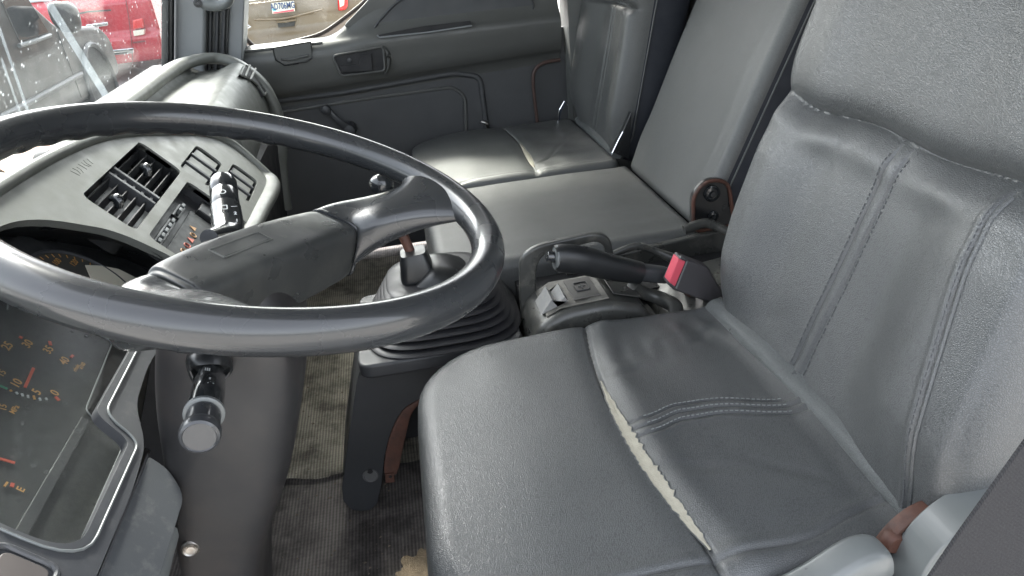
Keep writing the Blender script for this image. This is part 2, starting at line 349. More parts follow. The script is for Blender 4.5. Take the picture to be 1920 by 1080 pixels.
# ribbed floor mat, tan up to where the painted sunlit strip ends, sheet with gentle waves
def matz(x, y): return .008 + .004 * nz(x, y, 9) + .10 * smooth01((y - .42) / .25)
gv = []; gf = []; nx, ny = 70, 60
for i in range(nx + 1):
    for j in range(ny + 1):
        x = 1.345 + .01 * math.sin(j * .4) * (i == 0) + 1.17 * i / nx; y = -.05 + .72 * j / ny; y += .004 * math.sin(x * 20); gv.append((x, y, matz(x, y)))
for i in range(nx):
    for j in range(ny): a = i * (ny + 1) + j; gf.append((a, a + 1, a + ny + 2, a + ny + 1))
fm = mk('floor_mat', (gv, gf), MAT_F, recalc=False); tag(fm, 'worn ribbed floor mat, tan for the sunlit strip, lying under the pedals between column and gear console', 'floor mat')
gr = []
for k in range(420):
    x = random.uniform(.95, 1.75); y = random.uniform(.02, .36); r_ = random.choice((.0008, .0012, .0016, .0028)); c = Vector((x, y, (matz(x, y) if x > 1.35 else 0) + r_ * .5))
    gr.append(([c + Vector((r_ * random.uniform(.5, 1.6), 0, 0)), c + Vector((-r_, r_ * random.random(), 0)), c + Vector((0, -r_ * random.uniform(.5, 2), 0)), c + Vector((0, 0, r_))], [(0, 1, 3), (1, 2, 3), (2, 0, 3), (0, 2, 1)]))
gg = mk('floor_grit', gr, mat('grit', (.16, .13, .10), .9, var=.6, vscale=90), smooth=False); tag(gg, 'scattered grit and crumbs on the floor around the gear console', 'grit', kind='stuff')
# frayed tan felt scrap at the seat base
pts = []
for k in range(70):
    a = 2 * math.pi * k / 70; rr = .046 + .006 * math.sin(k * .9) + .010 * random.random(); fc = HZ(802, 1085, 0); pts.append((fc.x + rr * 1.1 * math.cos(a), fc.y + rr * math.sin(a)))
fe = mk('felt_scrap', prism([(x, y, .012) for x, y in pts], (0, 0, .006)), mat('tan_felt', (.22, .17, .11), .95, bump=('noise', 350, 1, .002), var=.4, vscale=50), bevel=.002)
tag(fe, 'frayed scrap of tan felt on the floor in front of the driver seat base', 'felt scrap')

# ================================================================== seats
def add_side(o, m, nfaces):
    o.data.materials.append(m)
    for p in o.data.polygons:
        if p.index < nfaces: p.material_index = 1
# ---- driver's seat
DZ = .42
def seam_y(x): return -.267 + .027 * max(0, 1 - ((x - .84) / .26) ** 2)
def d_cush(x, y):
    h = 0.0
    h += groove(y - seam_y(x), .0035, .006) + groove(y - seam_y(x), .02, .004)
    h -= .018 * smooth01((y + .12) / .18) ** 1.3
    h += .006 * (1 - min(1, ((x - .83) / .24) ** 2))
    for k, px in enumerate((.806, .790, .774)):
        if y < seam_y(x):
            xx = px + .02 * smooth01((-.27 - y) / .06) * (1 if y > -.36 else 1) - .035 * smooth01((-.36 - y) / .13)
            h += groove(x - xx, .0026, .0022) * smooth01((seam_y(x) - y) / .01)
            h += .0014 * math.exp(-((x - xx + .008) / .006) ** 2) * smooth01((seam_y(x) - y) / .02)
    xn = .556 + .03 * smooth01((-.36 - y) / .12); h += groove(x - xn, .004, .0028) + .0010 * math.exp(-((x - xn - .010) / .006) ** 2)
    if y < seam_y(x):
        h += .005 * math.exp(-((seam_y(x) - y - .03) / .025) ** 2)
        h += .004 * nz(x * .5, y, 12, 3) * smooth01((seam_y(x) - y) / .05)
        h += .0045 * math.exp(-(((x - .99) + (y + .33) * .25) / .05) ** 2) * nz(x, y * 2.2, 16, 5)
        # wrinkles that fan from the seam
        for (wx, wy, ang, ln) in ((.98, -.34, 1.9, .12), (.93, -.29, 1.7, .1), (.70, -.30, 1.3, .1), (1.02, -.46, 2.3, .1), (.66, -.42, .9, .09)):
            u = (x - wx) * math.cos(ang) + (y - wy) * math.sin(ang); v = -(x - wx) * math.sin(ang) + (y - wy) * math.cos(ang)
            h += -.0016 * math.exp(-(v / .010) ** 2) * math.exp(-(u / ln * 1.6) ** 2)
    h += .012 * smooth01((-.46 - y) / .06)
    h += .0025 * nz(x, y, 7)
    return h
dsx = .83
ol = rpoly([(.532, -.54), (1.112, -.54), (1.128, -.30), (1.112, .040), (.610, .048), (.503, -.055), (.508, -.2)], [.03, .03, .06, .15, .12, .09, .1], 10)
dseat = thing('truck_seat', 'nearest black leatherette seat, cushion seam torn open over yellow foam', 'seat', (.83, -.25, 0))
cu = mk('seat_cushion', padgeo(ol, lambda x, y: (x, y, DZ), (0, 0, 1), .15, .034, d_cush, n=640, rings=130), LEATHER, dseat, angle=70, label='front cushion with a split seam and twin stitched pleats')
def on_c(x, y, e=.0012): return Vector((x, y, DZ + d_cush(x, y) + e))
# foam in the split
for (x0, x1, wmax) in ((.572, .925, .0084),):
    L = 90; up_ = []; lo = []
    for k in range(L + 1):
        t = k / L; x = x0 + (x1 - x0) * t; w = wmax * (math.sin(math.pi * min(1, t * 1.02)) ** .8) * (1 - .25 * t) + .0008
        yc = seam_y(x) - .001; a = w * (1 + .5 * nz(x, 1, 110) + .35 * nz(x, 2, 380)) + .0008 * random.random(); b = w * (.9 + .5 * nz(x, 5, 130) + .35 * nz(x, 3, 400)) + .0008 * random.random()
        up_.append((x, yc + a)); lo.append((x, yc - b))
    vs = []; fs = []
    for k in range(L + 1):
        (xa, ya), (xb, yb) = up_[k], lo[k]
        for j in range(5):
            f = j / 4; y = ya + (yb - ya) * f; bz = DZ + max(d_cush(xa, y), d_cush(xa, seam_y(xa) + .018) - .0030); vs.append((xa, y, bz + .0008 + .0008 * math.sin(math.pi * f) + .0005 * random.random()))
    for k in range(L):
        for j in range(4): a = k * 5 + j; fs.append((a, a + 1, a + 6, a + 5))
    mk('torn_foam', (vs, fs), FOAM, dseat, label='strip of yellowed foam bared by the split seam', recalc=True)
    fl = []
    for side in (up_, lo):
        sg = 1 if side is up_ else -1
        fl.append(tube([Vector((x, y + sg * .0006, DZ + max(d_cush(x, y), d_cush(x, seam_y(x) + .018) - .0030) + .0006)) for x, y in side], .0011, 6))
    mk('torn_edge', fl, LEATHER, dseat)
st = []
for k, px in enumerate((.806, .790, .774)):
    path = []
    for j in range(60):
        y = -.272 - .20 * j / 59; xx = px + .02 * smooth01((-.27 - y) / .06) - .035 * smooth01((-.36 - y) / .13); path.append(on_c(xx + .0035, y, .0008))
    st += stitches(path, (0, 0, 1), w=.00055)
mk('pleat_stitching', st, THREAD, dseat, smooth=False, kind='stuff')
# roll between cushion and backrest
rk = [(x, -.508 - .004 * math.sin((x - .55) * 9) - .004 * smooth01((.64 - x) / .06), .431 + .002 * math.sin(x * 30) - .012 * smooth01((x - 1.03) / .06) - .006 * smooth01((.60 - x) / .05), .023 + .003 * nz(x, 0, 9), .0165) for x in [.54 + .5455 * i / 14 for i in range(15)]]
mk('rear_roll', sweep(rk, 60, 20), PALEL, dseat, label='pale leatherette roll where cushion meets backrest')
# backrest
DV = Vector((0, -.31, .951)).normalized(); DN = Vector((0, .951, .31)).normalized(); DO = Vector((0, -.492, .405))
def FB(x, s): return DO + Vector((x, 0, 0)) + DV * s
def crease(x): return .392 + .004 * math.sin(x * 23) + .010 * smooth01((x - 1.0) / .09)
def nseam(s): return .557 + .066 * smooth01(s / .40) - .004 * smooth01((.12 - s) / .12)
def d_back(x, s):
    c = crease(x); h = 0
    lowm = smooth01((c - s) / .03)
    h += .030 * smooth01((abs(x - .835) - .09) / .13) * smooth01((s + .02) / .15) * (.35 + .65 * smooth01((c + .02 - s) / .12))
    dv = s - c
    ed = 1 - .6 * smooth01((x - 1.0) / .08)
    if dv > 0: h += ed * (-.016 + .030 * (1 - math.exp(-dv / .013))) - .006 * smooth01(dv / .4)
    else: h += -.016 * ed * math.exp(dv / .017) + .006 * math.exp(-((dv + .036) / .022) ** 2) * (1 + .9 * nz(x, 0, 12, 2))
    px = .832 - .02 * (s / .39)
    for o_ in (-.011, .011): h += groove(x - px - o_, .0024, .0036) * lowm
    h += .0012 * math.exp(-((x - px) / .007) ** 2) * lowm
    h -= .003 * math.exp(-((x - px) / .05) ** 2) * lowm
    h += groove(x - nseam(s), .003, .006) * lowm + .002 * math.exp(-((x - nseam(s) - .01) / .005) ** 2) * lowm
    h += .005 * nz(x, s, 6, 9)
    for (wx, wy, ang, ln, dp) in ((.90, .36, 1.2, .09, .004), (.75, .36, 1.9, .09, .004), (.68, .33, 2.1, .08, .004), (.98, .35, 1.0, .07, .003), (.80, .05, .4, .12, .004), (.93, .08, 2.6, .1, .003), (1.0, .2, 1.4, .14, .003)):
        u = (x - wx) * math.cos(ang) + (s - wy) * math.sin(ang); v = -(x - wx) * math.sin(ang) + (s - wy) * math.cos(ang)
        h -= dp * .15 * math.exp(-(v / .016) ** 2) * math.exp(-(u / ln * 1.5) ** 2)
    return h
ob = rpoly([(.495, .012), (.56, -.015), (1.03, -.01), (1.078, .04), (1.118, .15), (1.118, .26), (1.105, .385), (1.118, .45), (1.115, .85), (.56, .85), (.535, .4)], [.03, .03, .03, .06, .1, .1, .05, .05, .1, .1, .1], 8)
mk('backrest', padgeo(ob, FB, DN, .15, .034, d_back, n=900, rings=120), LEATHER, dseat, angle=75, label='backrest with centre pleat and deep crosswise crease')
def on_b(x, s, e=.001): return FB(x, s) + DN * (d_back(x, s) + e)
st = []
for o_ in (-.017, .017):
    st += stitches([on_b(.832 - .02 * (s_ / .39) + o_, s_, .0004) for s_ in [.02 + .35 * j / 70 for j in range(71)]], DN, w=.0005)
st += stitches([on_b(nseam(s_) + .006, s_, .0004) for s_ in [.02 + .35 * j / 70 for j in range(71)]], DN, w=.0005)
mk('backrest_stitching', st, mat('dark_thread', (.10, .105, .11), .7), dseat, smooth=False, kind='stuff')
mk('seam_piping', tube([on_b(nseam(s_) - .003, s_, .001) for s_ in [-.005 + .385 * j / 50 for j in range(51)]], .0034, 8), LEATHER, dseat)
# outer side bolster hem
hem = [FB(.545, -.006) + DN * -.012, FB(.51, .004) + DN * -.03, FB(.496, .01) + DN * -.06, FB(.494, .01) + DN * -.10, FB(.494, .01) + DN * -.14]
mk('side_hem', sweep([(*p, .004, .011) for p in hem], 16, 10), LEATHER2, dseat)
# grey plastic recliner cover and seat side trim, rusty hinge
prof = []
for k in range(22):
    a = math.pi * (k / 21); prof.append((-.548 + .094 * math.cos(a), .402 + .097 * math.sin(a) ** .9))
prof = [(-.447, .25)] + [(-.447, .40)] + prof[1:-1] + [(-.643, .40), (-.643, .25)]
mk('recliner_cover', prism([(.475, y, z) for y, z in rpoly(prof, .015, 3)], (.045, 0, 0)), SILVERP, dseat, bevel=.012, seg=4, label='glossy grey plastic recliner cover')
tr = sweep([(.505, -.05, .30, .022, .045, 4), (.500, -.20, .335, .022, .045, 4), (.500, -.30, .372, .022, .040, 4), (.500, -.36, .402, .022, .036, 4), (.501, -.405, .430, .022, .032, 4), (.503, -.428, .436, .018, .020, 3)], 30, 24)
mk('side_trim', tr, SILVERP, dseat, label='grey plastic trim along the cushion side')
mk('recliner_handle', sweep([(.468, -.33, .345, .012, .018, 3), (.466, -.38, .372, .014, .022, 3), (.466, -.425, .398, .013, .018, 3), (.468, -.455, .398, .008, .010, 3)], 22, 20), SILVERP, dseat)
hg = sweep([(.535, -.520, .445, .003, .007, 4), (.530, -.497, .462, .003, .009, 4), (.528, -.468, .452, .003, .009, 4), (.528, -.446, .422, .003, .009, 4), (.528, -.44, .38, .003, .01, 4)], 24, 12, up=(1, 0, 0))
mk('hinge_bracket', [hg, lathe((.515, -.455, .43), (1, 0, 0), [(0, .010), (.004, .013), (.012, .013), (.018, .008)], 18), lathe((.53, -.548, .455), (1, 0, 0), [(0, .006), (.006, .009), (.02, .009)], 12)], RUST, dseat, label='rusty recliner hinge bracket', bevel=0)
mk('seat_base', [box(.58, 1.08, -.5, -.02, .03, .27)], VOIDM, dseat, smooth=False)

# ---- middle seat
mseat = thing('truck_seat', 'flat narrow middle seat between driver and passenger seats, backrest plain', 'seat', (1.66, -.33, 0))
def d_mc(x, y): return .0025 * nz(x, y, 6, 1) - .006 * smooth01((y + .14) / .1) - .003 * smooth01((1.5 - x) / .06) + .0003 * nz(x, y, 30, 4)
om = rpoly([(1.408, -.612), (1.925, -.612), (1.925, -.06), (1.86, -.028), (1.402, -.030)], [.02, .02, .05, .05, .07], 8)
mk('seat_cushion', padgeo(om, lambda x, y: (x, y, .429), (0, 0, 1), .165, .028, d_mc, n=260, rings=70), LEATHER2, mseat, angle=70)
MV = Vector((0, -.405, .914)).normalized(); MN = Vector((0, .914, .405)).normalized(); MO = Vector((0, -.600, .418))
def FM(x, s): return MO + Vector((x, 0, 0)) + MV * s
def d_mb(x, s): return .003 * nz(x, s, 5, 2) + .004 * smooth01((x - 1.45) / .05) - .002 * math.exp(-(((x - 1.44) + .3 * (s - .1)) / .02) ** 2)
mb = mk('backrest', padgeo(rpoly([(1.43, 0), (1.90, 0), (1.915, .10), (1.905, .16), (1.90, .72), (1.43, .72)], [.03, .02, .02, .02, .05, .05], 8), FM, MN, .115, .026, d_mb, n=240, rings=70), LEATHER2, mseat, angle=70)
add_side(mb, SIDECLOTH, 8 * 240)
mk('seam_piping', tube([FM(1.4285, s_) + MN * -.036 for s_ in [.02 + .66 * j / 20 for j in range(21)]], .0022, 6), LEATHER2, mseat)
hp = [FM(1.416, -.005) + MN * a for a in (-.02,)]
# rusty ringed hinge with bolts at the near side of the hinge line
hx = 1.405
mk('hinge_plate', prism([(hx, y, z) for y, z in rpoly([(-.585, .425), (-.583, .515), (-.615, .545), (-.665, .535), (-.685, .425)], .022, 5)], (.012, 0, 0)), BLACK, mseat, bevel=.002)
ring = rpoly([(-.588, .428), (-.586, .513), (-.616, .541), (-.663, .532), (-.682, .428)], .022, 5)
mk('hinge_rim', tube([(hx - .003, y, z) for y, z in ring + ring[:1]], .0042, 8), RUST, mseat, label='rust brown rim round the hinge plate')
for (y, z, r) in ((-.627, .510, .018), (-.632, .458, .012)):
    mk('hinge_bolt', lathe((hx - .001, y, z), (-1, 0, 0), [(0, r), (.005, r), (.006, r * .8), (.003, r * .7), (.004, r * .35), (.010, r * .3)], 20), GLOSS, mseat)

# ---- passenger seat
pseat = thing('truck_seat', 'far black leatherette seat by the passenger door, small tear in cushion seam', 'seat', (2.21, -.33, 0))
def pseam(x): return -.353 - .012 * math.sin((x - 1.93) / .55 * math.pi) - .0
def d_pc(x, y):
    h = groove(y - pseam(x), .004, .005) + groove(y - pseam(x), .02, .004) - .018 * smooth01((y + .2) / .18)
    if y < pseam(x): h += .004 * nz(x, y, 14, 8) - .003 * math.exp(-(((x - 2.08) * .6 + (y + .42)) / .008) ** 2) * math.exp(-((x - 2.1) / .07) ** 2) - .003 * math.exp(-(((x - 2.1) * 1.2 + (y + .45)) / .008) ** 2) * math.exp(-((x - 2.05) / .06) ** 2)
    h += .004 * nz(x, y, 7, 3) + groove(x - 1.975, .004, .003)
    return h
op = rpoly([(1.95, -.60), (2.50, -.60), (2.52, -.2), (2.50, -.03), (2.0, -.02), (1.945, -.2)], [.03, .03, .1, .12, .12, .1], 8)
mk('seat_cushion', padgeo(op, lambda x, y: (x, y, .432), (0, 0, 1), .14, .026, d_pc, n=260, rings=90), LEATHER2, pseat, angle=70, label='cushion with a short tear in its cross seam')
vs = []; fs = []
for k in range(31):
    t = k / 30; x = 2.005 + .25 * t; w = .009 * math.sin(math.pi * t) ** .7 * (1 - .4 * t) + .0008
    for j in range(4):
        y = pseam(x) - .001 + w * (j / 1.5 - 1); vs.append((x, y + .0008 * random.random(), .432 + d_pc(x, pseam(x) + .015) - .0006 + .002 * math.sin(math.pi * j / 3)))
for k in range(30):
    for j in range(3): a = k * 4 + j; fs.append((a, a + 1, a + 5, a + 4))
mk('torn_foam', (vs, fs), FOAM, pseat, label='short strip of pale foam in the tear')
mk('seam_thread', stitches([(x, pseam(x), .4325 + d_pc(x, pseam(x) + .012)) for x in [1.955 + .05 * j / 8 for j in range(9)]], (0, 0, 1), l=.01, gap=.0012, w=.0009) + stitches([(x, pseam(x) + .002, .4335 + d_pc(x, pseam(x) + .012)) for x in [2.27 + .21 * j / 12 for j in range(13)]], (0, 0, 1), l=.01, gap=.0012, w=.0009), mat('pale_thread', (.3, .31, .3), .7), pseat, smooth=False, kind='stuff')
PV = Vector((0, -.20, .98)).normalized(); PN = Vector((0, .98, .20)).normalized(); PO = Vector((0, -.590, .42))
def FP(x, s): return PO + Vector((x, 0, 0)) + PV * s
def d_pb(x, s):
    h = .030 * smooth01((abs(x - 2.215) - .06) / .14) * smooth01((s + .02) / .15)
    for o_ in (-.014, .014): h += groove(x - 2.215 - o_, .004, .005)
    h += -.02 * math.exp(-((s - .41) / .010) ** 2) + .012 * smooth01((s - .41) / .05) + .003 * nz(x, s, 6, 6)
    return h
pb = mk('backrest', padgeo(rpoly([(1.99, .0), (2.38, -.01), (2.48, .07), (2.51, .16), (2.49, .42), (2.475, .7), (1.985, .7), (1.965, .2)], [.03, .05, .05, .1, .1, .1, .1, .1], 8), FP, PN, .13, .03, d_pb, n=260, rings=90), LEATHER2, pseat, angle=70)
add_side(pb, SIDECLOTH, 8 * 260)
mk('seam_piping', tube([FP(1.966 + (.02 if s_ < .06 else 0) - (.0 if s_ < .4 else 0), s_) + PN * -.034 for s_ in [.05 + .6 * j / 20 for j in range(21)]], .0024, 6), LEATHER2, pseat)
mk('rear_roll', sweep([(x, -.602, .437, .018, .014) for x in (1.99, 2.1, 2.25, 2.36, 2.42)], 20, 12), PALEL, pseat)
mk('hinge_cover', prism([HX(px, py, 1.955) for px, py in ((1160, 290), (1146, 285), (1168, 246), (1184, 210), (1180, 300))], (.02, 0, 0)), BLACK, pseat, bevel=.002)
mk('hinge_edge', tube([HX(px, py, 1.95) for px, py in ((1148, 287), (1158, 266), (1168, 247))], .0022, 6), CHROME, pseat)
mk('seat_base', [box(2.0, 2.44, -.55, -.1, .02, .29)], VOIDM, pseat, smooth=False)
pbk = thing('passenger_belt_buckle', 'dark strap and buckle at the far side of the passenger seat', 'seat belt buckle', tuple(HX(1060, 230, 2.47)))
mk('strap', sweep([(*HX(1047, 232, 2.47), .002, .012), (*HX(1050, 210, 2.47), .002, .013), (*HX(1060, 190, 2.47), .002, .014)], 8, 8, up=(1, 0, 0)), mat('navy_webbing', (.02, .025, .045), .7), pbk)
mk('tongue_edge', tube([HX(px, py, 2.46) for px, py in ((1046, 228), (1049, 206), (1058, 190), (1066, 200))], .0022, 6), CHROME, pbk)

# ================================================================== steering wheel
WC = Vector((.7515, .1621, .8367)); WA = Vector((-.0464331, -.3236935, .945022)).normalized()
WU = Vector((0, .94604, .32404)); WV = Vector((-.99892, .01505, -.04393))
def wp(u, v, k=0): return WC + WU * u + WV * v - WA * k      # k = depth below the rim plane
wheel = thing('steering_wheel', 'big two spoke black plastic steering wheel, worn shiny, turned part way left', 'steering wheel', tuple(WC))
RM = .25; vs = []; fs = []; NA, NT = 360, 28
for i in range(NA):
    a = 2 * math.pi * i / NA; d = WU * math.cos(a) + WV * math.sin(a); deg = i * 360 / NA
    wav = smooth01((deg - 262) / 8) * smooth01((352 - deg) / 8)
    for j in range(NT):
        t = 2 * math.pi * j / NT; c, s_ = math.cos(t), math.sin(t)
        r = .0184 * (1 + .085 * wav * math.cos(a * 41) * max(0, -s_ - .25))
        vs.append(WC + d * (RM + r * .96 * c) + WA * (r * 1.06 * s_))
for i in range(NA):
    for j in range(NT): fs.append((i * NT + j, i * NT + (j + 1) % NT, ((i + 1) % NA) * NT + (j + 1) % NT, ((i + 1) % NA) * NT + j))
mk('rim', (vs, fs), RIM, wheel, angle=80)
def rimp(deg, rr=RM, k=0): a = R(deg); return wp(rr * math.cos(a), rr * math.sin(a), k)
# spokes flare where they run into the rim
def spoke(c0, deg, s):
    e0 = Vector(c0); eR = Vector((math.cos(R(deg)), math.sin(R(deg)))); e1 = eR * .246; L = (e1 - e0).length
    d0 = EV2 * s; b1 = e0 + d0 * L * .35; b2 = e1 - eR * L * .35; vs = []; n = 34; m = 40
    for i in range(n + 1):
        t = i / n; q = e0 * (1 - t) ** 3 + b1 * 3 * t * (1 - t) ** 2 + b2 * 3 * t * t * (1 - t) + e1 * t ** 3
        dq = ((b1 - e0) * (1 - t) ** 2 + (b2 - b1) * 2 * t * (1 - t) + (e1 - b2) * t * t).normalized(); sd_ = Vector((-dq.y, dq.x))
        hw, hh, k, pw = spl([(.036, .038, .083, 4), (.042, .037, .072, 3.4), (.046, .031, .048, 2.8), (.052, .023, .020, 2.3), (.074, .0145, .000, 2.0)] if s > 0 else [(.034, .034, .080, 4), (.036, .031, .067, 3.4), (.038, .025, .043, 2.8), (.046, .0185, .017, 2.3), (.068, .0135, .000, 2.0)], n + 1)[i]
        f = smooth01((t - .45) / .5)
        for j in range(m):
            an = 2 * math.pi * j / m; ca, sa = math.cos(an), math.sin(an); ex = 2 / pw
            w = hw * math.copysign(abs(ca) ** ex, ca); st = q + sd_ * w; rr = q.length; aa = math.atan2(q.y, q.x) + w / .25
            ar = Vector((math.cos(aa), math.sin(aa))) * (rr + .010 * f * (abs(w) / .07) ** 2); p = st.lerp(ar, f)
            vs.append(wp(p.x, p.y, k) + WA * hh * math.copysign(abs(sa) ** ex, sa))
    fs = [(i * m + j, i * m + (j + 1) % m, (i + 1) * m + (j + 1) % m, (i + 1) * m + j) for i in range(n) for j in range(m)]
    return vs, fs + [tuple(range(m)), tuple(range(n * m, n * m + m))]
EV2 = Vector((-.555, -.832))
mk('spoke', spoke((-.086, -.105), 211, 1), RIM, wheel, angle=60, label='far spoke running to the rim')
mk('spoke', spoke((.050, .108), 93, -1), RIM, wheel, angle=60, label='near spoke running to the rim')
# hub pad: long box with a slightly domed top
EV = Vector((-.555, -.832)); NV = Vector((.832, -.555))
def ep(e, n, k): q = EV * e + NV * n; return wp(q.x, q.y, k)
secs = []
for e, w, hh, k, p in ((-.123, .018, .012, .070, 3), (-.117, .030, .026, .073, 4), (-.10, .036, .033, .076, 5), (-.04, .038, .038, .078, 6), (.04, .038, .039, .079, 6), (.115, .036, .036, .081, 6), (.132, .0345, .034, .081, 5.5), (.136, .033, .032, .081, 5)):
    secs.append((*ep(e, -.016, k), w, hh, p))
pad_g = sweep(secs, 60, 48, up=tuple(WA))
mk('hub_pad', pad_g, PAD, wheel, angle=60, label='long domed horn pad with a recessed badge outline')
def padk(e, n):     # depth of the pad's top surface
    best = 9
    e_ = [s for s in ((-.10, .036, .033, .076, 5), (-.04, .038, .038, .078, 6), (.04, .038, .039, .079, 6), (.115, .036, .036, .081, 6))]
    for a, b in zip(e_, e_[1:]):
        if a[0] <= e <= b[0]:
            f = (e - a[0]) / (b[0] - a[0]); w, hh, k, p = [a[i] + (b[i] - a[i]) * f for i in range(1, 5)]
            x = min(.999, abs(n + .016) / w); return k - hh * (1 - x ** p) ** (1 / p)
    return .04
# seam ring between pad and spoke
def ring_at(e, w, hh, k, p, r):
    path = []
    for j in range(40):
        an = 2 * math.pi * j / 40; ca, sa = math.cos(an), math.sin(an); ex = 2 / p
        path.append(ep(e, -.016, k) + (WU * NV.x + WV * NV.y) * (w * math.copysign(abs(ca) ** ex, ca)) + WA * (hh * math.copysign(abs(sa) ** ex, sa)))
    return tube(path + path[:1], r, 6, cap=False)
mk('pad_seam', ring_at(.1375, .0345, .034, .081, 5.5, .0026), RIM, wheel, angle=80)
# badge recess outline and small mark
eb, nb = -.018, -.010
pts = [(eb - .034, nb - .012), (eb + .034, nb - .012), (eb + .034, nb + .008), (eb - .034, nb + .008)]
lp = [ep(e, n, padk(e, n) - .0004) for e, n in pts]
mk('badge_outline', tube(lp + lp[:1], .0011, 6, cap=False), ENGR, wheel)
lp2 = [ep(e, n, padk(e, n) - .0008) for e, n in [(eb - .032, nb - .010), (eb + .032, nb - .010), (eb + .032, nb + .006), (eb - .032, nb + .006)]]
mk('badge_plate', prism(lp2, WA * -.0015), PAD, wheel, bevel=.0004)
Ue = WU * EV.x + WV * EV.y; Un = WU * NV.x + WV * NV.y
text('horn_mark', 'b', ep(.032, -.024, padk(.032, -.024)), Ue, Ue.cross(Un) and WA.cross(Ue), .012, ENGR, wheel, lift=.0004)

# ================================================================== steering column, its cover and stalks
column = thing('steering_column', 'dark plastic steering column cover running from the hub down to the floor', 'steering column', (.77, .40, 0))
secs = [(.768, .195, .762, .070, .050, 3.5), (.770, .205, .72, .088, .068, 5), (.772, .225, .64, .092, .075, 5), (.778, .252, .54, .092, .068, 5), (.785, .297, .40, .088, .050, 4.5), (.795, .335, .22, .080, .044, 4), (.80, .385, .06, .074, .044, 4), (.80, .40, .004, .072, .044, 4)]
mk('cover', sweep(secs, 50, 48, up=(0, 1, .35)), DARKBRN, column, angle=60)
mk('hub_neck', lathe(WC - WA * .155, tuple(WA), [(0, .052), (.03, .050), (.045, .042), (.075, .040)], 32), BLACK, column, angle=50)
p0 = HX(400, 690, .672)
mk('stalk_boot', sweep([(*HX(392, 684, .70), .022, .020, 3), (*HX(394, 684, .662), .020, .018, 3), (*HX(394, 690, .655), .014, .013, 2.5)], 10, 20), BLACK, column)
a = HX(398, 690, .67); b = HX(390, 738, .60); c = HX(375, 815, .535)
stalk = mk('stalk', sweep([(*a, .0115, .0115, 2), (*a.lerp(b, .5), .0135, .0135, 2), (*b, .0145, .0145, 2.1), (*b.lerp(c, .5), .0150, .0150, 2.1)], 24, 28), GLOSS, column, angle=60, label='near control stalk with silver rimmed end knob')
T = (c - b).normalized()
m_ = b.lerp(c, .5)
mk('stalk_ring', lathe(m_, tuple(T), [(-.002, .0155), (-.001, .0172), (.002, .0172), (.003, .0155)], 36), SILVERP, stalk)
mk('end_knob', lathe(m_ + T * .004, tuple(T), [(0, .0143), (.008, .0145), (.020, .0148), (.022, .0164), (.028, .0168), (.032, .0160), (.0335, .0138), (.0325, .0130), (.0325, .004)], 40), mat('satin_grey_knob', (.030, .032, .035), .35, coat=.3), stalk, angle=35, label='satin grey round end knob')
U_ = T.cross(Vector((0, 0, 1))).normalized(); 
nfc = (CAM - b).normalized(); nfc = (nfc - T * nfc.dot(T)).normalized(); sx = T.cross(nfc)
text('stalk_mark', '- +', b.lerp(c, .05) + nfc * .0146, T, nfc.cross(T), .011, WHITEP, stalk, lift=.0004)
text('stalk_mark', '\u2261', b.lerp(c, -.3) + nfc * .0130 + sx * .005, T, nfc.cross(T), .010, WHITEP, stalk, lift=.0006)
# far stalk
q0 = Vector((.83, .232, .775)); q1 = HX(428, 440, .93); q2 = HX(417, 330, 1.05); T = (q2 - q1).normalized()
stalk2 = mk('stalk', sweep([(*q0, .010, .010), (*q0.lerp(q1, .6), .014, .014), (*q1, .0195, .0195), (*q1.lerp(q2, .42), .0195, .0195)], 20, 30), GLOSS, column, angle=60, label='far glossy control stalk with printed symbols')
mk('end_knob', lathe(q1.lerp(q2, .42), tuple(T), [(0, .0175), (.002, .0185), (.03, .0182), (.033, .0168), (.035, .0168), (.037, .0184), (.056, .0180), (.062, .016), (.065, .010)], 36), GLOSS, stalk2, angle=40)
nfc = (CAM - q1).normalized(); nfc = (nfc - T * nfc.dot(T)).normalized(); sx = T.cross(nfc)
for (f, dx, tx, sz) in ((.24, -.002, '\u25a2', .012), (.50, -.002, '\u25cb', .012), (.17, .011, '2', .008), (.06, .012, '1', .008), (.28, .010, '\u2014', .008)):
    text('stalk_mark', tx, q1.lerp(q2, f) + nfc * .0196 + sx * dx - nfc * (.0196 - math.sqrt(.0196 ** 2 - dx * dx)), -nfc.cross(T), T, sz, WHITEP, stalk2, lift=.0006)
bolt = HX(356, 1030, .692)
mk('cover_bolt', lathe(bolt + Vector((.004, 0, 0)), (-1, -.2, .1), [(0, .010), (.004, .0105), (.006, .0085), (.004, .006), (.004, .0055), (.008, .005), (.0085, .002)], 24), STEEL, column, label='dull steel washer and bolt on the lower cover')

# ================================================================== dashboard
dash = thing('dashboard', 'sun faded grey plastic dashboard with angled centre panel and gauges', 'dashboard', (1.3, .60, .3))
SN = Vector((0, -1.15, 1)).normalized(); SU = Vector((0, 1, 1.15)).normalized(); XX = Vector((1, 0, 0))
def FD(x, y, d=0): return Vector((x, y, .763 + 1.15 * (y - .466))) + SN * d
outer = rpoly([(.40, .285), (.640, .285), (.700, .333), (.757, .344), (.857, .348), (1.0, .330), (1.20, .308), (1.714, .300), (1.752, .385), (1.58, .452), (1.38, .496), (1.20, .513), (1.0, .518), (.80, .518), (.40, .51)], [.02, .03, .02, .02, .05, .05, .03, .03, .08, .15, .15, .1, .1, .1, .02], 6)
h_cl = rpoly([(.535, .333), (.700, .333), (.712, .362), (1.02, .362), (1.112, .370), (1.085, .425), (.98, .489), (.80, .497), (.535, .49)], [.035, .012, .015, .02, .03, .07, .10, .1, .05], 8)
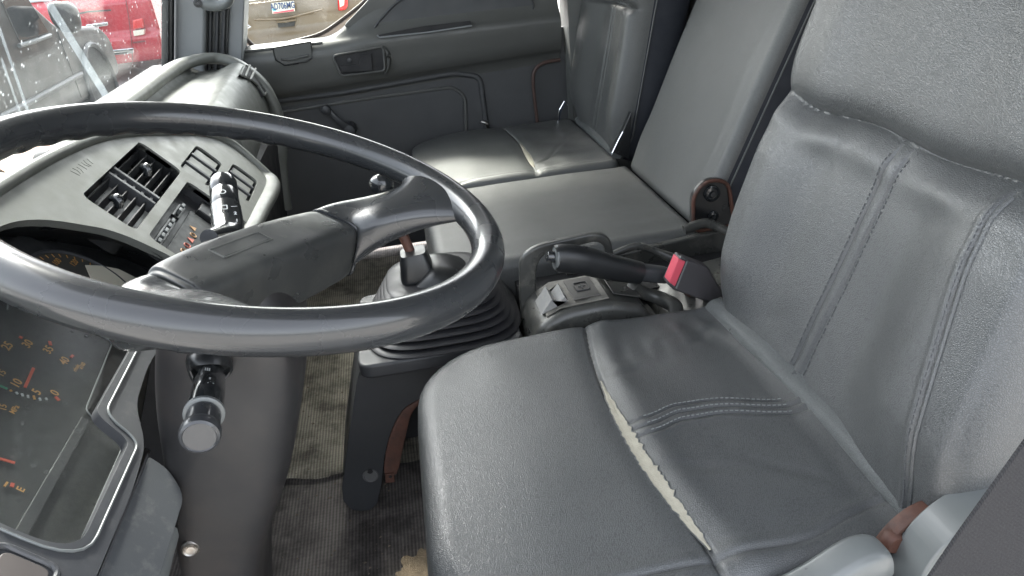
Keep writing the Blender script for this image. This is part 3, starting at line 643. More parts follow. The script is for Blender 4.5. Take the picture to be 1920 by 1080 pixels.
h_v = rrect(1.118, 1.428, .412, .468, .012); h_s1 = rrect(1.438, 1.600, .377, .417, .014); h_s2 = rrect(1.500, 1.645, .324, .3655, .014); h_c = rrect(1.125, 1.405, .312, .400, .012)
pale_outer = rpoly([(.40, .40), (.535, .40), (.535, .49), (.80, .497), (.98, .489), (1.085, .425), (1.112, .370), (1.10, .352), (1.12, .318), (1.20, .308), (1.714, .300), (1.752, .385), (1.58, .452), (1.38, .496), (1.20, .513), (1.0, .518), (.80, .518), (.40, .51)], [0, 0, .05, .1, .10, .07, .03, .01, .01, .03, .03, .08, .15, .15, .1, .1, .1, .02], 8)
mk('centre_panel', holed(pale_outer, [h_v, h_s1, h_s2, h_c], lambda x, y: FD(x, y), SN * -.012), DASH, dash, bevel=.0035, seg=3, label='pale faded face panel with vent openings')
dark_outer = rpoly([(.40, .398), (.40, .285), (.640, .285), (.700, .333), (.757, .344), (.857, .348), (1.0, .330), (1.118, .318), (1.098, .352), (1.110, .369), (1.02, .362), (.712, .362), (.700, .333 + .001), (.535, .333), (.535, .398)], [0, .02, .03, .02, .02, .05, .05, .0, .01, .01, .02, .015, .012, .035, 0], 8)
dark_outer = rpoly([(.40, .398), (.40, .318), (.640, .318), (.705, .322), (.757, .340), (.857, .346), (1.0, .328), (1.118, .316), (1.098, .352), (1.110, .369), (1.02, .362), (.712, .362), (.698, .333), (.535, .333), (.535, .398)], [0, .02, .03, .02, .02, .05, .05, .0, .01, .01, .02, .012, .010, .035, 0], 8)
mk('gauge_surround', holed(dark_outer, [], lambda x, y: FD(x, y, -.0005), SN * -.012), DASHD, dash, bevel=.003, seg=3, label='dark lower surround of the gauge opening')
def wall(loop, d0, d1, ex=0.0, F=FD):
    n = len(loop); cx = sum(p[0] for p in loop) / n; cy = sum(p[1] for p in loop) / n
    A = [F(p[0], p[1], d0) for p in loop]; B = [F(p[0] + (p[0] - cx) * ex, p[1] + (p[1] - cy) * ex, d1) for p in loop]
    return A + B, [(i, (i + 1) % n, n + (i + 1) % n, n + i) for i in range(n)]
# instrument cluster
def back_pt(p):
    x = .79 + (p[0] - .79) * 1.36; y = .42 + (p[1] - .42) * 1.36
    if p[1] < .372 and p[0] < 1.0: y = .300 if p[0] < .705 else .312; x = x if p[0] < .66 else max(x, .82)
    return x, y
_A = [FD(p[0], p[1], -.006) for p in h_cl]; _B = [FD(*back_pt(p), -.096) for p in h_cl]; _n = len(h_cl)
ins = mk('instrument_cluster', (_A + _B, [(i, (i + 1) % _n, _n + (i + 1) % _n, _n + i) for i in range(_n)]), BLACK, dash, smooth=True, angle=40, label='deep black binnacle holding the gauges', recalc=False)
n = len(h_cl); mk('gauge_well', ([FD(*back_pt(p), -.095) for p in h_cl], [tuple(range(n))]), DIAL, ins, smooth=False)
# dial face plates, folded along the line under the gauges
def FL(x, y, d=0): return FD(x, y, -.0875 + d)
# FL is parallel to the panel; y is measured on the panel plane, shift .066 forward on the lens plane
SH = .0665
face = rpoly([(.54, .425 - SH), (.86, .425 - SH), (.95, .437 - SH), (1.10, .438 - SH), (1.10, .50), (.54, .50)], [.01, .01, .02, .03, .08, .05], 5)
mk('gauge_face', prism([FL(x, min(y, .488), .004) for x, y in face], SN * -.003), DIAL, ins, smooth=False, label='dark dusty gauge face with orange print')
mk('lower_plate', prism([FL(x, y, .0) for x, y in ((.545, .325), (.60, .3215), (.799, .3235), (.803, .362), (.545, .362))], SN * -.003), mat('dusty_dark_plate', (.028, .03, .032), .45, dirt=((.10, .10, .095), .5), dscale=22, dthr=.55), ins, smooth=False)
mk('face_step', prism([FL(.545, .418 - SH, .006), FL(.80, .420 - SH, .006), FL(.80, .427 - SH, .006), FL(.545, .427 - SH, .006)], SN * -.006), DASHD, ins, bevel=.001)
mk('lens', prism([FL(*p, .011) for p in rpoly([(.565, .3225), (.797, .3245), (.800, .361), (.955, .3705), (.935, .452), (.90, .488), (.54, .488), (.54, .335)], [.02, .012, .012, .01, .03, .02, .03, .02], 6)], SN * -.002), LENS, ins, smooth=False, label='dusty scratched clear lens')
le = [FL(*p, .012) for p in rpoly([(.56, .332), (.585, .3225), (.797, .3245), (.800, .361), (.955, .3705), (.93, .46)], [0, .01, .012, .012, .01, .03], 6)]
mk('lens_edge', tube(le, .0010, 6), SILVERP, ins)
def PLn(px, py, d=.0055): P0 = FL(.9, .40, d); return hit(px, py, P0, SN)
def gtext(s, px, py, size, m, rot=0):
    a = R(rot); U = XX * math.cos(a) + SU * math.sin(a); V = SU * math.cos(a) - XX * math.sin(a)
    text('gauge_print', s, PLn(px, py), U, V, size, m, ins, lift=.0003)
for s_, px, py in (('25', 14, 649), ('30', 52, 645), ('35', 91, 656), ('40', 121, 677)): gtext(s_, px, py, .0142, ORANGE)
gtext('r/min', 143, 690, .007, ORANGE); gtext('x100', 154, 686, .007, ORANGE)
for s_, px, py, sz in (('10', 31, 719, .0142), ('5', 69, 735, .0142), ('0', 103, 737, .0142), ('15', 3, 700, .011)): gtext(s_, px, py, sz, ORANGE)
gtext('MPa', 27, 768, .0085, ORANGE); gtext('15', 6, 764, .010, ORANGE, 20); gtext('E', 39, 918, .011, ORANGE)
def bar(pa, pb, w, m, name='gauge_tick', d=.0065):
    A, B = PLn(*pa, d), PLn(*pb, d); D = (B - A); L = D.length / 2; D.normalize(); mk(name, obox((A + B) / 2, D, SN.cross(D), SN, L, w, .0006), m, ins, smooth=False)
bar((47, 726), (63, 690), .0016, REDP, 'needle'); bar((-8, 858), (28, 868), .0014, REDP, 'needle')
for (x1, y1, x2, y2, m) in ((19, 731, 22, 734, ORANGE), (30, 735, 33, 739, WHITEP), (41, 738, 43, 743, WHITEP), (52, 741, 53, 746, WHITEP), (63, 742, 65, 749, ORANGE), (74, 746, 76, 751, WHITEP), (86, 746, 88, 750, WHITEP), (104, 744, 111, 751, REDP), (93, 640, 95, 647, REDP), (133, 670, 137, 666, REDP), (36, 631, 42, 634, REDP), (8, 912, 14, 904, ORANGE), (22, 913, 24, 906, REDP), (0, 723, 14, 729, GREENP)):
    bar((x1, y1), (x2, y2), .0011 if m != REDP else .0017, m)
# far round speedometer seen through the wheel
SC = FL(1.035, .432 - .02, .006)
def sp_ring(r0, r1, d, a0=0, a1=360):
    vs = []; fs = []; n = 60
    for k in range(n + 1):
        a = R(a0 + (a1 - a0) * k / n)
        for r in (r0, r1): vs.append(SC + XX * (r * math.cos(a)) + SU * (r * math.sin(a)) + SN * d)
    return vs, [(2 * k, 2 * k + 1, 2 * k + 3, 2 * k + 2) for k in range(n)]
mk('speedometer_face', sp_ring(.0005, .082, .001), DIAL2, ins, smooth=False, recalc=False)
mk('sun_patch_plate', prism([PLn(px, py, .010) for px, py in ((160, 497), (190, 498), (222, 504), (258, 522), (284, 548), (262, 553), (225, 552), (190, 545), (172, 525))], SN * -.001), mat('sun_patch_cream', (.62, .59, .48), .5, var=.05), ins, smooth=False, label='sun patch on the far gauge shaped as a cream plate')  # sunlight on the far gauge put in as a cream plate
mk('dial_ring', [tube([SC + XX * (.082 * math.cos(a)) + SU * (.082 * math.sin(a)) + SN * .002 for a in [2 * math.pi * k / 60 for k in range(61)]], .0028, 8, cap=False)], DASHD, ins)
for k in range(9):
    a = R(200 - k * 27); text('gauge_print', str(k * 20), SC + XX * (.060 * math.cos(a)) + SU * (.060 * math.sin(a)) + SN * .002, XX, SU, .012, ORANGE, ins)
vs_ = []
for k in range(28):
    a = R(205 - k * 9); c_ = SC + XX * (.073 * math.cos(a)) + SU * (.073 * math.sin(a)) + SN * .002; D = XX * math.cos(a) + SU * math.sin(a); vs_.append(obox(c_, D, SN.cross(D), SN, .003, .0006, .0003))
mk('gauge_tick', vs_, ORANGE, ins, smooth=False)
a = R(215); D = XX * math.cos(a) + SU * math.sin(a); mk('needle', [obox(SC + D * .03 + SN * .006, D, SN.cross(D), SN, .034, .0013, .0006), lathe(SC + SN * .002, tuple(SN), [(0, .010), (.005, .010), (.006, .008)], 20)], REDP, ins)
# bright moulded ridge round the lower bezel
rd = [FD(x, y, .001) for x, y in rpoly([(.528, .40), (.528, .327), (.703, .327), (.716, .356), (.90, .358), (1.0, .353)], [.0, .035, .014, .015, .05, 0], 6)]
mk('bezel_ridge', tube(rd, .0014, 8), SILVERP, dash)
# centre vents
vent_p = None
def slab(x0, x1, y0, y1, d0, d1): return prism([FD(x0, y0, d0), FD(x1, y0, d0), FD(x1, y1, d0), FD(x0, y1, d0)], SN * (d1 - d0))
cav = wall(h_v, -.004, -.055)
va = mk('air_vent', [cav, ([FD(p[0], p[1], -.055) for p in h_v], [tuple(range(len(h_v)))])], BLACK, dash, angle=40, label='pair of black centre air vents', recalc=False)
for x0, x1 in ((1.122, 1.252), (1.292, 1.424)):
    for k in range(5):
        y = .419 + .0105 * k; c_ = FD((x0 + x1) / 2, y, -.022); D = (SU * .42 + SN * .9).normalized()
        mk('louver', obox(c_, XX, D, XX.cross(D), (x1 - x0) / 2, .009, .0009), DARK, va, smooth=False)
    mk('vent_tab', sweep([(*FD((x0 + x1) / 2 - .004, .437, -.016), .005, .006, 3), (*FD((x0 + x1) / 2, .443, -.006), .006, .008, 3), (*FD((x0 + x1) / 2 + .004, .449, -.012), .004, .006, 3)], 10, 12, up=(0, 1, 0)), GLOSS, va)
for x in (1.258, 1.286): mk('vent_divider', slab(x - .004, x + .004, .4125, .4675, -.008, -.028), DASHD, va, bevel=.001)
for k in range(5): mk('divider_rung', slab(1.262, 1.282, .4175 + .0105 * k, .4205 + .0105 * k, -.012, -.020), DASHD, va, smooth=False)
# two slotted outlets
for (h, x0, x1, y0, y1) in ((h_s1, 1.438, 1.600, .377, .417), (h_s2, 1.500, 1.645, .324, .3655)):
    so_ = mk('slot_outlet', [wall(h, -.004, -.03), ([FD(p[0], p[1], -.03) for p in h], [tuple(range(len(h)))])], DARK, dash, angle=40, recalc=False)
    for k in range(3):
        xa = x0 + (x1 - x0) * (k + .12) / 3; xb = x0 + (x1 - x0) * (k + .80) / 3
        mk('slot_vane', slab(xa, xb, y0 + .004, y1 - .003, -.004, -.010), DASH, so_, bevel=.001)
        if k: mk('slot_bar', slab(x0 + (x1 - x0) * k / 3 - .006, x0 + (x1 - x0) * k / 3 + .003, y0 + .0015, y1 - .0015, -.001, -.013), DARK, so_, bevel=.001)
# climate and warning light panel
cp = mk('control_panel', [wall(h_c, -.004, -.026), ([FD(p[0], p[1], -.026) for p in h_c], [tuple(range(len(h_c)))])], DARK, dash, angle=40, recalc=False, label='recessed control panel with slider buttons and warning lights')
mk('warning_strip', slab(1.14, 1.345, .334, .378, -.025, -.020), DIAL, cp, bevel=.001)
for a0, a1, n_ in ((1.150, 1.262, 5), (1.296, 1.338, 2)):
    mk('slider_slot', slab(a0 - .006, a1 + .006, .3835, .393, -.0255, -.021), BLACK, cp, bevel=.001)
    for k in range(n_): x = a0 + (a1 - a0) * (k + .5) / n_; mk('slider_button', slab(x - .007, x + .007, .386, .3905, -.021, -.011), SILVERP, cp, bevel=.0012)
def icon(x, y, k, m):
    c = FD(x, y, -.0192)
    if k == 0: g = tube([c + XX * (.0055 * math.cos(a)) + SU * (.0055 * math.sin(a)) for a in [2 * math.pi * q / 16 for q in range(17)]], .0011, 5, cap=False)
    elif k == 1: g = obox(c, XX, SU, SN, .0075, .004, .0006)
    elif k == 2: g = prism([c - XX * .007 - SU * .005, c + XX * .007 - SU * .005, c + SU * .007], SN * .0008)
    else: g = lathe(c, tuple(SN), [(0, .008), (.0008, .008)], 16)
    mk('warning_symbol', g, m, cp, smooth=False)
PALEO = mat('pale_orange_symbol', (.42, .26, .14), .6); PALER = mat('pale_red_symbol', (.5, .16, .12), .6)
for x, y, k, m in ((1.305, .348, 1, PALEO), (1.285, .366, 2, PALEO), (1.262, .362, 0, PALEO), (1.24, .362, 2, PALER), (1.235, .345, 1, PALER), (1.215, .362, 0, PALER), (1.20, .343, 1, PALER), (1.19, .362, 0, PALEO), (1.175, .343, 3, GREENP), (1.163, .362, 1, PALER)):
    icon(x, y, k, m)
mk('ashtray_box', slab(1.352, 1.398, .318, .372, -.025, -.012), BLACK, cp, bevel=.002)
mk('knob', lathe(FD(1.375, .352, -.014), tuple(SN), [(0, .010), (.010, .009), (.012, .006)], 20), GLOSS, cp)
scr = []
for k in range(7):
    c = FD(1.165 + .0115 * k, .486 + .0006 * math.sin(k * 2.1), .0001); a = c + SU * (.007 + .002 * math.sin(k * 3)); b = c - SU * .006 + XX * .004 * math.cos(k * 1.7)
    scr.append(tube([a, (a + b) / 2 + XX * .003 * math.sin(k), b], .0004, 5))
mk('scratch_marks', scr, mat('scratch_grey', (.10, .105, .094), .7), dash, label='faint scratched marks above the vents')
# rolled lip on the panel's windshield edge and dash top shelf
lip = [FD(x, y, .002) for x, y in ((.40, .507), (.80, .514), (1.0, .514), (1.20, .508), (1.38, .491), (1.58, .447), (1.70, .412), (1.745, .375), (1.722, .315))]
mk('panel_lip', sweep([(*p, .008, .009) for p in lip], 60, 12), DASH, dash)
def shelf(x):   # (y, z) profile of dash top from windshield to the panel lip or the passenger ridge
    return None
sec = []
xs_ = [.36, .60, .9, 1.1, 1.3, 1.42]
def topprof(x):
    yl = .514 if x < 1.0 else (.514 - .024 * smooth01((x - 1.0) / .45)); zl = .763 + 1.15 * (yl - .466)
    return [(yl + .004, zl - .006), (yl + .022, zl - .012), (yl + .030, zl - .022), (.60, .765), (.632, .758), (.64, .70)]
tv = []; 
for x in xs_: tv += [(x, y, z) for y, z in topprof(x)]
tf = [(i * 6 + j, i * 6 + j + 1, (i + 1) * 6 + j + 1, (i + 1) * 6 + j) for i in range(len(xs_) - 1) for j in range(5)]
mk('dash_top', (tv, tf), DASH, dash, angle=50)
# passenger side pod: arched rim round a shallow tray, curved face with end vent
rim_path = [(1.25, .584, .776), (1.45, .584, .779), (1.78, .582, .780), (2.08, .585, .780), (2.28, .572, .781), (2.385, .52, .776), (2.395, .46, .757), (2.375, .405, .715), (2.36, .372, .665), (2.35, .362, .60), (2.345, .372, .50), (2.338, .388, .42), (2.335, .40, .30)]
mk('pod_rim', sweep([(*p, .024, .016, 2.6) for p in rim_path[:9]] + [(*p, .022, .016, 2.6) for p in rim_path[9:]], 90, 22, up=(.25, -.1, 1)), DASH, dash, angle=60, label='pale arched rim of the passenger side dash')
def ridge(x): f = smooth01((x - 1.7) / .6); return .425 + .0 * f + .01 * f, .738 + .018 * f
tv = []; NX = 30; profn = 0
for i in range(NX + 1):
    x = 1.30 + (2.375 - 1.30) * i / NX; ry, rz = ridge(x)
    pr = [(.578, .774), (.566, .752), (.55, .744), (.50, .742), (ry + .02, rz + .001), (ry, rz), (ry - .012, rz - .008), (ry - .032, rz - .038), (ry - .05, rz - .085), (ry - .058, rz - .135), (ry - .055, rz - .17), (ry - .04, rz - .20), (ry + .02, rz - .24), (.52, .45), (.60, .20)]
    profn = len(pr)
    for k, (y, z) in enumerate(pr):
        y -= .02 * smooth01((2.0 - x) / .6) * (k > 5)
        if x < 1.80:
            yl = .496 - .6 * (x - 1.38) * (x > 1.38) * (.38 + .25 * (x - 1.38)) - .02 * (x > 1.7) * 0
            yl = max(.40, {0: yl}.get(0)) + .012 if x < 1.76 else .40
            if y < yl and k < 13: y, z = yl, min(z, .763 + 1.15 * (yl - .466) - .03)
        tv.append((x, y, z))
tf = [(i * profn + j, i * profn + j + 1, (i + 1) * profn + j + 1, (i + 1) * profn + j) for i in range(NX) for j in range(profn - 1)]
mk('passenger_pod', (tv, tf), DASH, dash, angle=35, label='pale curved passenger side dash with tray')
mk('pod_side', prism([(2.335, .385, .30), (2.335, .375, .56), (2.35, .44, .72), (2.35, .60, .74), (2.35, .64, .30)], (.02, 0, 0)), DASH, dash, bevel=.004)
# end vents on the pod face
def pf(x, t):   # t 0 at ridge .. 1 down the face
    ry, rz = ridge(x); q = spl([(ry - .004, rz - .002), (ry - .012, rz - .008), (ry - .032, rz - .038), (ry - .05, rz - .085), (ry - .058, rz - .135)], 41)[int(t * 40)]; return Vector((x, q[0] - .02 * smooth01((2.0 - x) / .6), q[1]))
FN = Vector((0, -.9, .45)).normalized()
loop = [hit(px, py, pf(2.28, .38), FN) for px, py in ((456, 124), (470, 129), (486, 144), (497, 160), (499, 172), (493, 180), (481, 163), (466, 150), (447, 143))]
ev = mk('end_vent', prism([p + FN * .006 for p in loop], FN * -.02), VOIDM, dash, smooth=False, label='curved slotted air vent at the dash end')
for t0 in (.0, 1.0):
    pa = [hit(px, py, pf(2.28, .38), FN) for px, py in (((464, 126), (455, 147)) if t0 == 0 else ((475, 132), (465, 153)))]
    mk('vent_fin', tube([p + FN * .009 for p in pa], .0035, 8), DASH, ev)
mk('vent_rim', tube([p + FN * .006 for p in loop + loop[:1]], .003, 8), DASH, ev)
lx = 2.0
lv = [HX(px, py, lx) for px, py in ((415, 258), (432, 252), (470, 266), (468, 278), (448, 279), (425, 268))]
v2 = mk('face_vent', prism(lv, (0, .004, 0)), VOIDM, dash, smooth=False)
for f in (.22, .42, .62, .8): A = lv[0].lerp(lv[2], f) ; B = lv[5].lerp(lv[3], f); mk('vent_fin', tube([A + Vector((0, -.004, 0)), B + Vector((0, -.004, 0))], .004, 6), DASH, v2)
mk('vent_rim', tube([p + Vector((0, -.003, 0)) for p in lv + lv[:1]], .0035, 8), DASH, v2)
# rounded lower lip under the centre panel and the dark carcass below
mk('panel_underside', sweep([(1.30, .312, .583, .016, .012), (1.5, .306, .577, .018, .014), (1.69, .306, .574, .02, .016), (1.735, .345, .60, .02, .018), (1.765, .385, .64, .02, .018)], 30, 14), DASH, dash, label='rounded pale lower lip of the centre panel')
mk('lower_carcass', [prism([(1.21, .345, .56), (1.21, .38, .10), (1.21, .66, .10), (1.21, .66, .66), (1.21, .55, .70)], (.41, 0, 0)), prism([(1.62, .37, .56), (1.62, .42, .10), (1.62, .66, .10), (1.62, .66, .70), (1.62, .50, .68)], (.74, 0, 0))], VOIDM, dash, smooth=False, label='black underside of the dash')
mk('lower_dash_side', prism([FD(1.705, .312, -.01), FD(1.30, .312, -.01), (1.30, .36, .50), (1.72, .36, .50)], (0, .02, 0)), DASHD, dash, bevel=.004)
# knee panel left of the column: dark trim, switch, side bolster
mk('knee_trim', prism([FD(.70, .318, -.004), FD(.40, .316, -.004), (.40, .36, .45), (.70, .36, .45)], (0, 0, -.004)), DASHD, dash, bevel=.003)
mk('knee_bolster', prism([FD(x, y, -.006) for x, y in rpoly([(.698, .316), (.694, .300), (.670, .283), (.40, .280), (.40, .3155)], [.004, .012, .02, 0, 0], 4)], (0, .045, -.055)), mat('knee_plastic', (.062, .066, .070), .45, bump=('noise', 900, .3, .0003), dirt=((.2, .2, .19), .3), dscale=60, dthr=.6), dash, bevel=.010, seg=5, label='grey rounded knee bolster beside the column')
mk('knee_lever', sweep([(*HX(322, 990, .70), .006, .014, 3), (*HX(312, 1030, .68), .006, .014, 3), (*HX(300, 1085, .65), .006, .012, 3)], 12, 12), SILVERP, dash)
sw = [FD(x, y, .001) for x, y in rrect(.44, .515, .338, .372, .008)]
mk('switch_bezel', tube(sw + sw[:1], .003, 8), DASHD, dash)
mk('switch', prism([FD(x, y, .003) for x, y in rrect(.446, .509, .342, .368, .006)], SN * -.004), mat('brown_grey_switch', (.09, .08, .075), .5), dash, bevel=.001)
# crumpled paper on the dash by the glass
pc = HZ(15, 318, .79)
vs = []; fs = []
for i in range(13):
    for j in range(9): u, v = i / 12 - .5, j / 8 - .5; vs.append(pc + Vector((u * .20, v * .09 - .005, .010 + .028 * abs(nz(u, v, 3.2, 4)) + .01 * nz(u, v, 9, 2))))
for i in range(12):
    for j in range(8): a = i * 9 + j; fs.append((a, a + 1, a + 10, a + 9))
pp = mk('crumpled_paper', (vs, fs), mat('pinkish_paper', (.62, .42, .33), .8, var=.3, vscale=30, dirt=((.8, .78, .74), .8), dscale=12), angle=25)
tag(pp, 'crumpled pink and white paper lying on the dash against the windshield', 'paper')

# ================================================================== passenger door
DX = 2.56
door = thing('passenger_door', 'grey passenger door with window crank, recessed pull and armrest moulding', 'door', (2.60, -.05, 0))
def DXp(px, py, d=0): return HX(px, py, DX - d)
# lower board
mk('door_board', box(DX + .02, DX + .06, -.60, .60, .02, .72), DOORL, door, smooth=False)
# upper trim moulding swept along Y with a rounded belly
def dprof(y):
    # list of (z, inward offset) from bottom to window sill
    top = .765 + .0 * y
    rise = .10 * smooth01((.19 - y) / .20)       # sill sweeps up towards the rear
    b = .612 + .040 * (.37 - y)
    arm = .655 + .012 * smooth01((.1 - y) / .5)
    f = smooth01((.22 - y) / .2)
    return [(b - .04, -.018), (b - .012, -.012), (b - .002, .004), (b + .008, .015), (b + .03, .024), (.69, .030), (.72, .034), (.742, .033 + .006 * f), (.756, .024 + .014 * f), (.764 + .004 * f, .010 + .020 * f), (top + rise * .25 + .004, .004 + .004 * f), (top + rise * .6 + .006, .0), (top + rise + .008, -.012), (top + rise + .010, -.035)]
NY = 60; tv = []; pn = 14
for i in range(NY + 1):
    y = -.58 + 1.16 * i / NY
    for z, d in dprof(y): tv.append((DX - d, y, z))
tf = [(i * pn + j, i * pn + j + 1, (i + 1) * pn + j + 1, (i + 1) * pn + j) for i in range(NY) for j in range(pn - 1)]
mk('upper_trim', (tv, tf), DOORM, door, angle=60, label='moulded upper door trim rising towards the rear')
# rear upper quarter panel with oval recess
quarter = [(.13, .80), (-.585, .80), (-.585, 1.25), (-.33, 1.25), (-.20, 1.08), (-.04, .945), (.035, .872), (.09, .83)]
mk('quarter_panel', prism([(DX + .004, y, z) for y, z in rpoly(quarter, .02, 4)], (.03, 0, 0)), DOORM, door, bevel=.004)
rec = rpoly([(.040, .770), (.02, .80), (-.06, .865), (-.20, .90), (-.48, .90), (-.50, .79), (-.46, .772), (-.29, .769)], [.015, .02, .05, .06, .04, .03, .03, .05], 6)
mk('recess_panel', prism([(DX - .006, y, z) for y, z in rec], (.02, 0, 0)), mat('door_recess', (.045, .049, .053), .5, bump=('noise', 700, .3, .0004)), door, bevel=.003)
mk('recess_edge', tube([(DX - .008, y, z) for y, z in rec + rec[:1]], .0035, 8), DARK, door)
pl = [DXp(px, py, .043) for px, py in ((707, 66), (790, 50), (882, 39), (885, 48), (800, 61), (712, 70))]
mk('pull_slot', prism(pl, (.006, 0, 0)), VOIDM, door, smooth=False, label='narrow black storage slot')
mk('slot_lip', tube([p + Vector((-.002, 0, 0)) for p in (pl[0], pl[5], pl[4], pl[3])], .0028, 8), PILLAR, door)
# stepped mouldings of the lower card
def board_ring(pts, r, w=.007, m=DOORM):
    P = [HX(px, py, DX + .018) for px, py in pts]; Q = rpoly([(p.y, p.z) for p in P], r, 8); return [(DX + .018, y, z) for y, z in Q]
o1 = board_ring([(500, 192), (640, 174), (850, 137), (900, 143), (912, 236), (912, 330)], [0, 0, .02, .03, .02, 0])
mk('card_step', tube(o1, .010, 10), DOORL, door)
o2 = board_ring([(505, 214), (700, 183), (850, 163), (872, 180), (874, 245), (872, 330)], [0, 0, .03, .03, .02, 0])
mk('card_step', tube(o2, .006, 8), DOORM, door)
inn = [HX(px, py, DX + .016) for px, py in ((505, 216), (700, 185), (848, 166), (868, 182), (870, 420), (505, 420))]
mk('inner_board', prism(inn, (.004, 0, 0)), DOORL, door, bevel=.001)
# ashtray in the sill front
at = [DXp(px, py, .038) for px, py in ((511, 90), (583, 78), (586, 108), (575, 116), (534, 123), (516, 112))]
mk('ashtray', prism([p for p in at], (.02, 0, 0)), DOORM, door, bevel=.004, label='flip lid ashtray set in the sill')
mk('ashtray_edge', tube([p + Vector((-.001, 0, 0)) for p in at + at[:1]], .0016, 6), BLACK, door)
mk('ashtray_lip', tube([DXp(px, py, .042) for px, py in ((527, 111), (545, 112), (578, 104))], .004, 8), DOORM, door)
# inner handle in its recessed cup
hc = rpoly([(p.y, p.z) for p in [DXp(px, py, .040) for px, py in ((624, 104), (718, 87), (722, 132), (640, 142))]], .012, 5)
cup = mk('handle_cup', prism([(DX - .044, y, z) for y, z in hc], (.01, 0, 0)), VOIDM, door, bevel=.003, label='black recessed cup of the inner handle')
hc2 = [(DX - .046, y, z) for y, z in hc]; mk('cup_rim', tube(hc2 + hc2[:1], .0035, 8), DOORM, cup)
mk('pull_lever', [prism([DXp(px, py, .054) for px, py in ((637, 124), (672, 120), (678, 104), (697, 101), (699, 133), (640, 137))], (.008, 0, 0))], VOIDM, cup, bevel=.0025)
mk('cup_screw', lathe(DXp(655, 113, .046), (-1, 0, 0), [(0, .007), (.002, .007), (.003, .004)], 16), DARK, cup)
# bulge behind the handle
mk('pull_bulge', sweep([(*DXp(715, 84, .030), .010, .006), (*DXp(727, 100, .032), .014, .008), (*DXp(728, 122, .032), .012, .008), (*DXp(722, 138, .030), .008, .005)], 16, 14), DOORM, door)
# window crank
k0 = HX(611, 206, DX - .045); k1 = HX(655, 244, DX - .02)
cr = mk('window_crank', sweep([(*k1, .017, .008, 3), (*k1.lerp(k0, .5), .011, .007, 3), (*(k0 + Vector((.02, 0, 0))), .012, .007, 3)], 14, 16, up=(1, 0, 0)), DARK, door, label='window winder arm with round knob')
mk('crank_knob', lathe(k0 + Vector((.02, 0, 0)), (-1, 0, 0), [(0, .010), (.006, .015), (.02, .017), (.03, .014), (.034, .007)], 24), DARK, cr)
mk('crank_boss', lathe(k1 + Vector((.03, 0, 0)), (-1, 0, 0), [(0, .026), (.016, .024), (.03, .020), (.042, .018), (.045, .012)], 28), DARK, cr)
# brown seal along the rear edge and door clip
mk('rear_seal', tube([HX(px, py, DX - .004) for px, py in ((1050, 112), (1020, 118), (1003, 132), (1000, 160), (1008, 232), (1010, 260))], .006, 8, n=30), mat('brown_seal', (.055, .030, .024), .6), door, label='brown rubber seal at the rear edge')
mk('door_clip', sweep([(*HX(903, 228, DX), .006, .005), (*HX(912, 231, DX - .01), .007, .006), (*HX(914, 240, DX), .005, .008)], 8, 10), STEEL, door)
# window opening
wl = [(.41, .757), (.30, .768), (.20, .782), (.135, .815), (.04, .868), (-.20, 1.06), (-.36, 1.30), (.32, 1.42), (.40, 1.10), (.447, .80)]
wl3 = [(2.605, y, z) for y, z in rpoly(wl, [.02, .05, .05, .05, .1, .1, .05, .05, .05, .03], 5)]
mk('window_glass', prism(wl3, (.004, 0, 0)), SGLASS, door, smooth=False)
mk('window_seal', tube(wl3 + wl3[:1], .007, 8), mat('brown_window_seal', (.05, .035, .028), .6), door)
mk('front_frame', prism([(2.575, .452, .755), (2.575, .66, .74), (2.575, .60, 1.5), (2.575, .33, 1.5), (2.575, .405, 1.10)], (.03, 0, 0)), PILLAR, door, smooth=False)
# rear door jamb and dark body behind the passenger seat
struct('rear_jamb', box(2.50, 2.62, -1.0, -.60, .0, 1.6), mat('jamb_paint', (.10, .105, .10), .5), smooth=False)
struct('roof_rail', box(2.54, 2.66, -1.0, .60, 1.42, 1.60), PILLAR, smooth=False)
mk('sill_cap', sweep([(DX + .012, y, .762 + .0 * y, .03, .008, 3) for y in (.56, .42, .3, .2)], 20, 12, up=(0, 0, 1)), DOORM, door)

# ================================================================== windshield and pillar
def WSy(z): return .648 - .29 * (z - .765)
ws = [(2.43, .74), (2.43, 1.55), (.42, 1.55), (.42, .74)]
wsh = mk('windshield', prism([(x, WSy(z), z) for x, z in ws], (0, .006, .001)), WGLASS, smooth=False)
tag(wsh, 'dusty speckled windshield glass above the dashboard with painted reflection streaks', 'windshield')
sm = []  # reflected bands laid on the glass as pale strips
for pa, pb, wd in (((60, -40), (212, 205), .011), ((-12, 30), (52, 215), .004), ((0, 110), (42, 230), .003)):
    A = hit(*pa, (0, WSy(.9), .9), Vector((0, 1, .29))); B = hit(*pb, (0, WSy(.9), .9), Vector((0, 1, .29))); D = (B - A).normalized(); q = D.cross(Vector((0, 1, .29)).normalized())
    sm.append(prism([A + q * wd, B + q * wd * 1.25, B - q * wd, A - q * wd * .8], (0, -.0006, 0)))
sv = [(p + Vector((0, -.002, 0))) for p in ()]
so2 = mk('reflection_streak', [([Vector(v) + Vector((0, -.0015, 0)) for v in g[0]], g[1]) for g in sm], REFLBAND, wsh, smooth=False, label='pale diagonal reflection streaks painted on the glass')
mk('glass_seal', tube([(2.435, WSy(z) - .004, z) for z in (.74, .9, 1.1, 1.3, 1.55)], .010, 8), BLACK, wsh)
pil = thing('windshield_pillar', 'grey trimmed windshield pillar with black seal channel and grab handle', 'pillar', (2.5, .6, .74))
def PY(z, y0): return y0 - .29 * (z - .765)
def pprism(ya, yb, x0, x1, z0=.70, z1=1.55):
    return prism([(x0, PY(z0, ya), z0), (x0, PY(z1, ya), z1), (x0, PY(z1, yb), z1), (x0, PY(z0, yb), z0)], (x1 - x0, 0, 0))
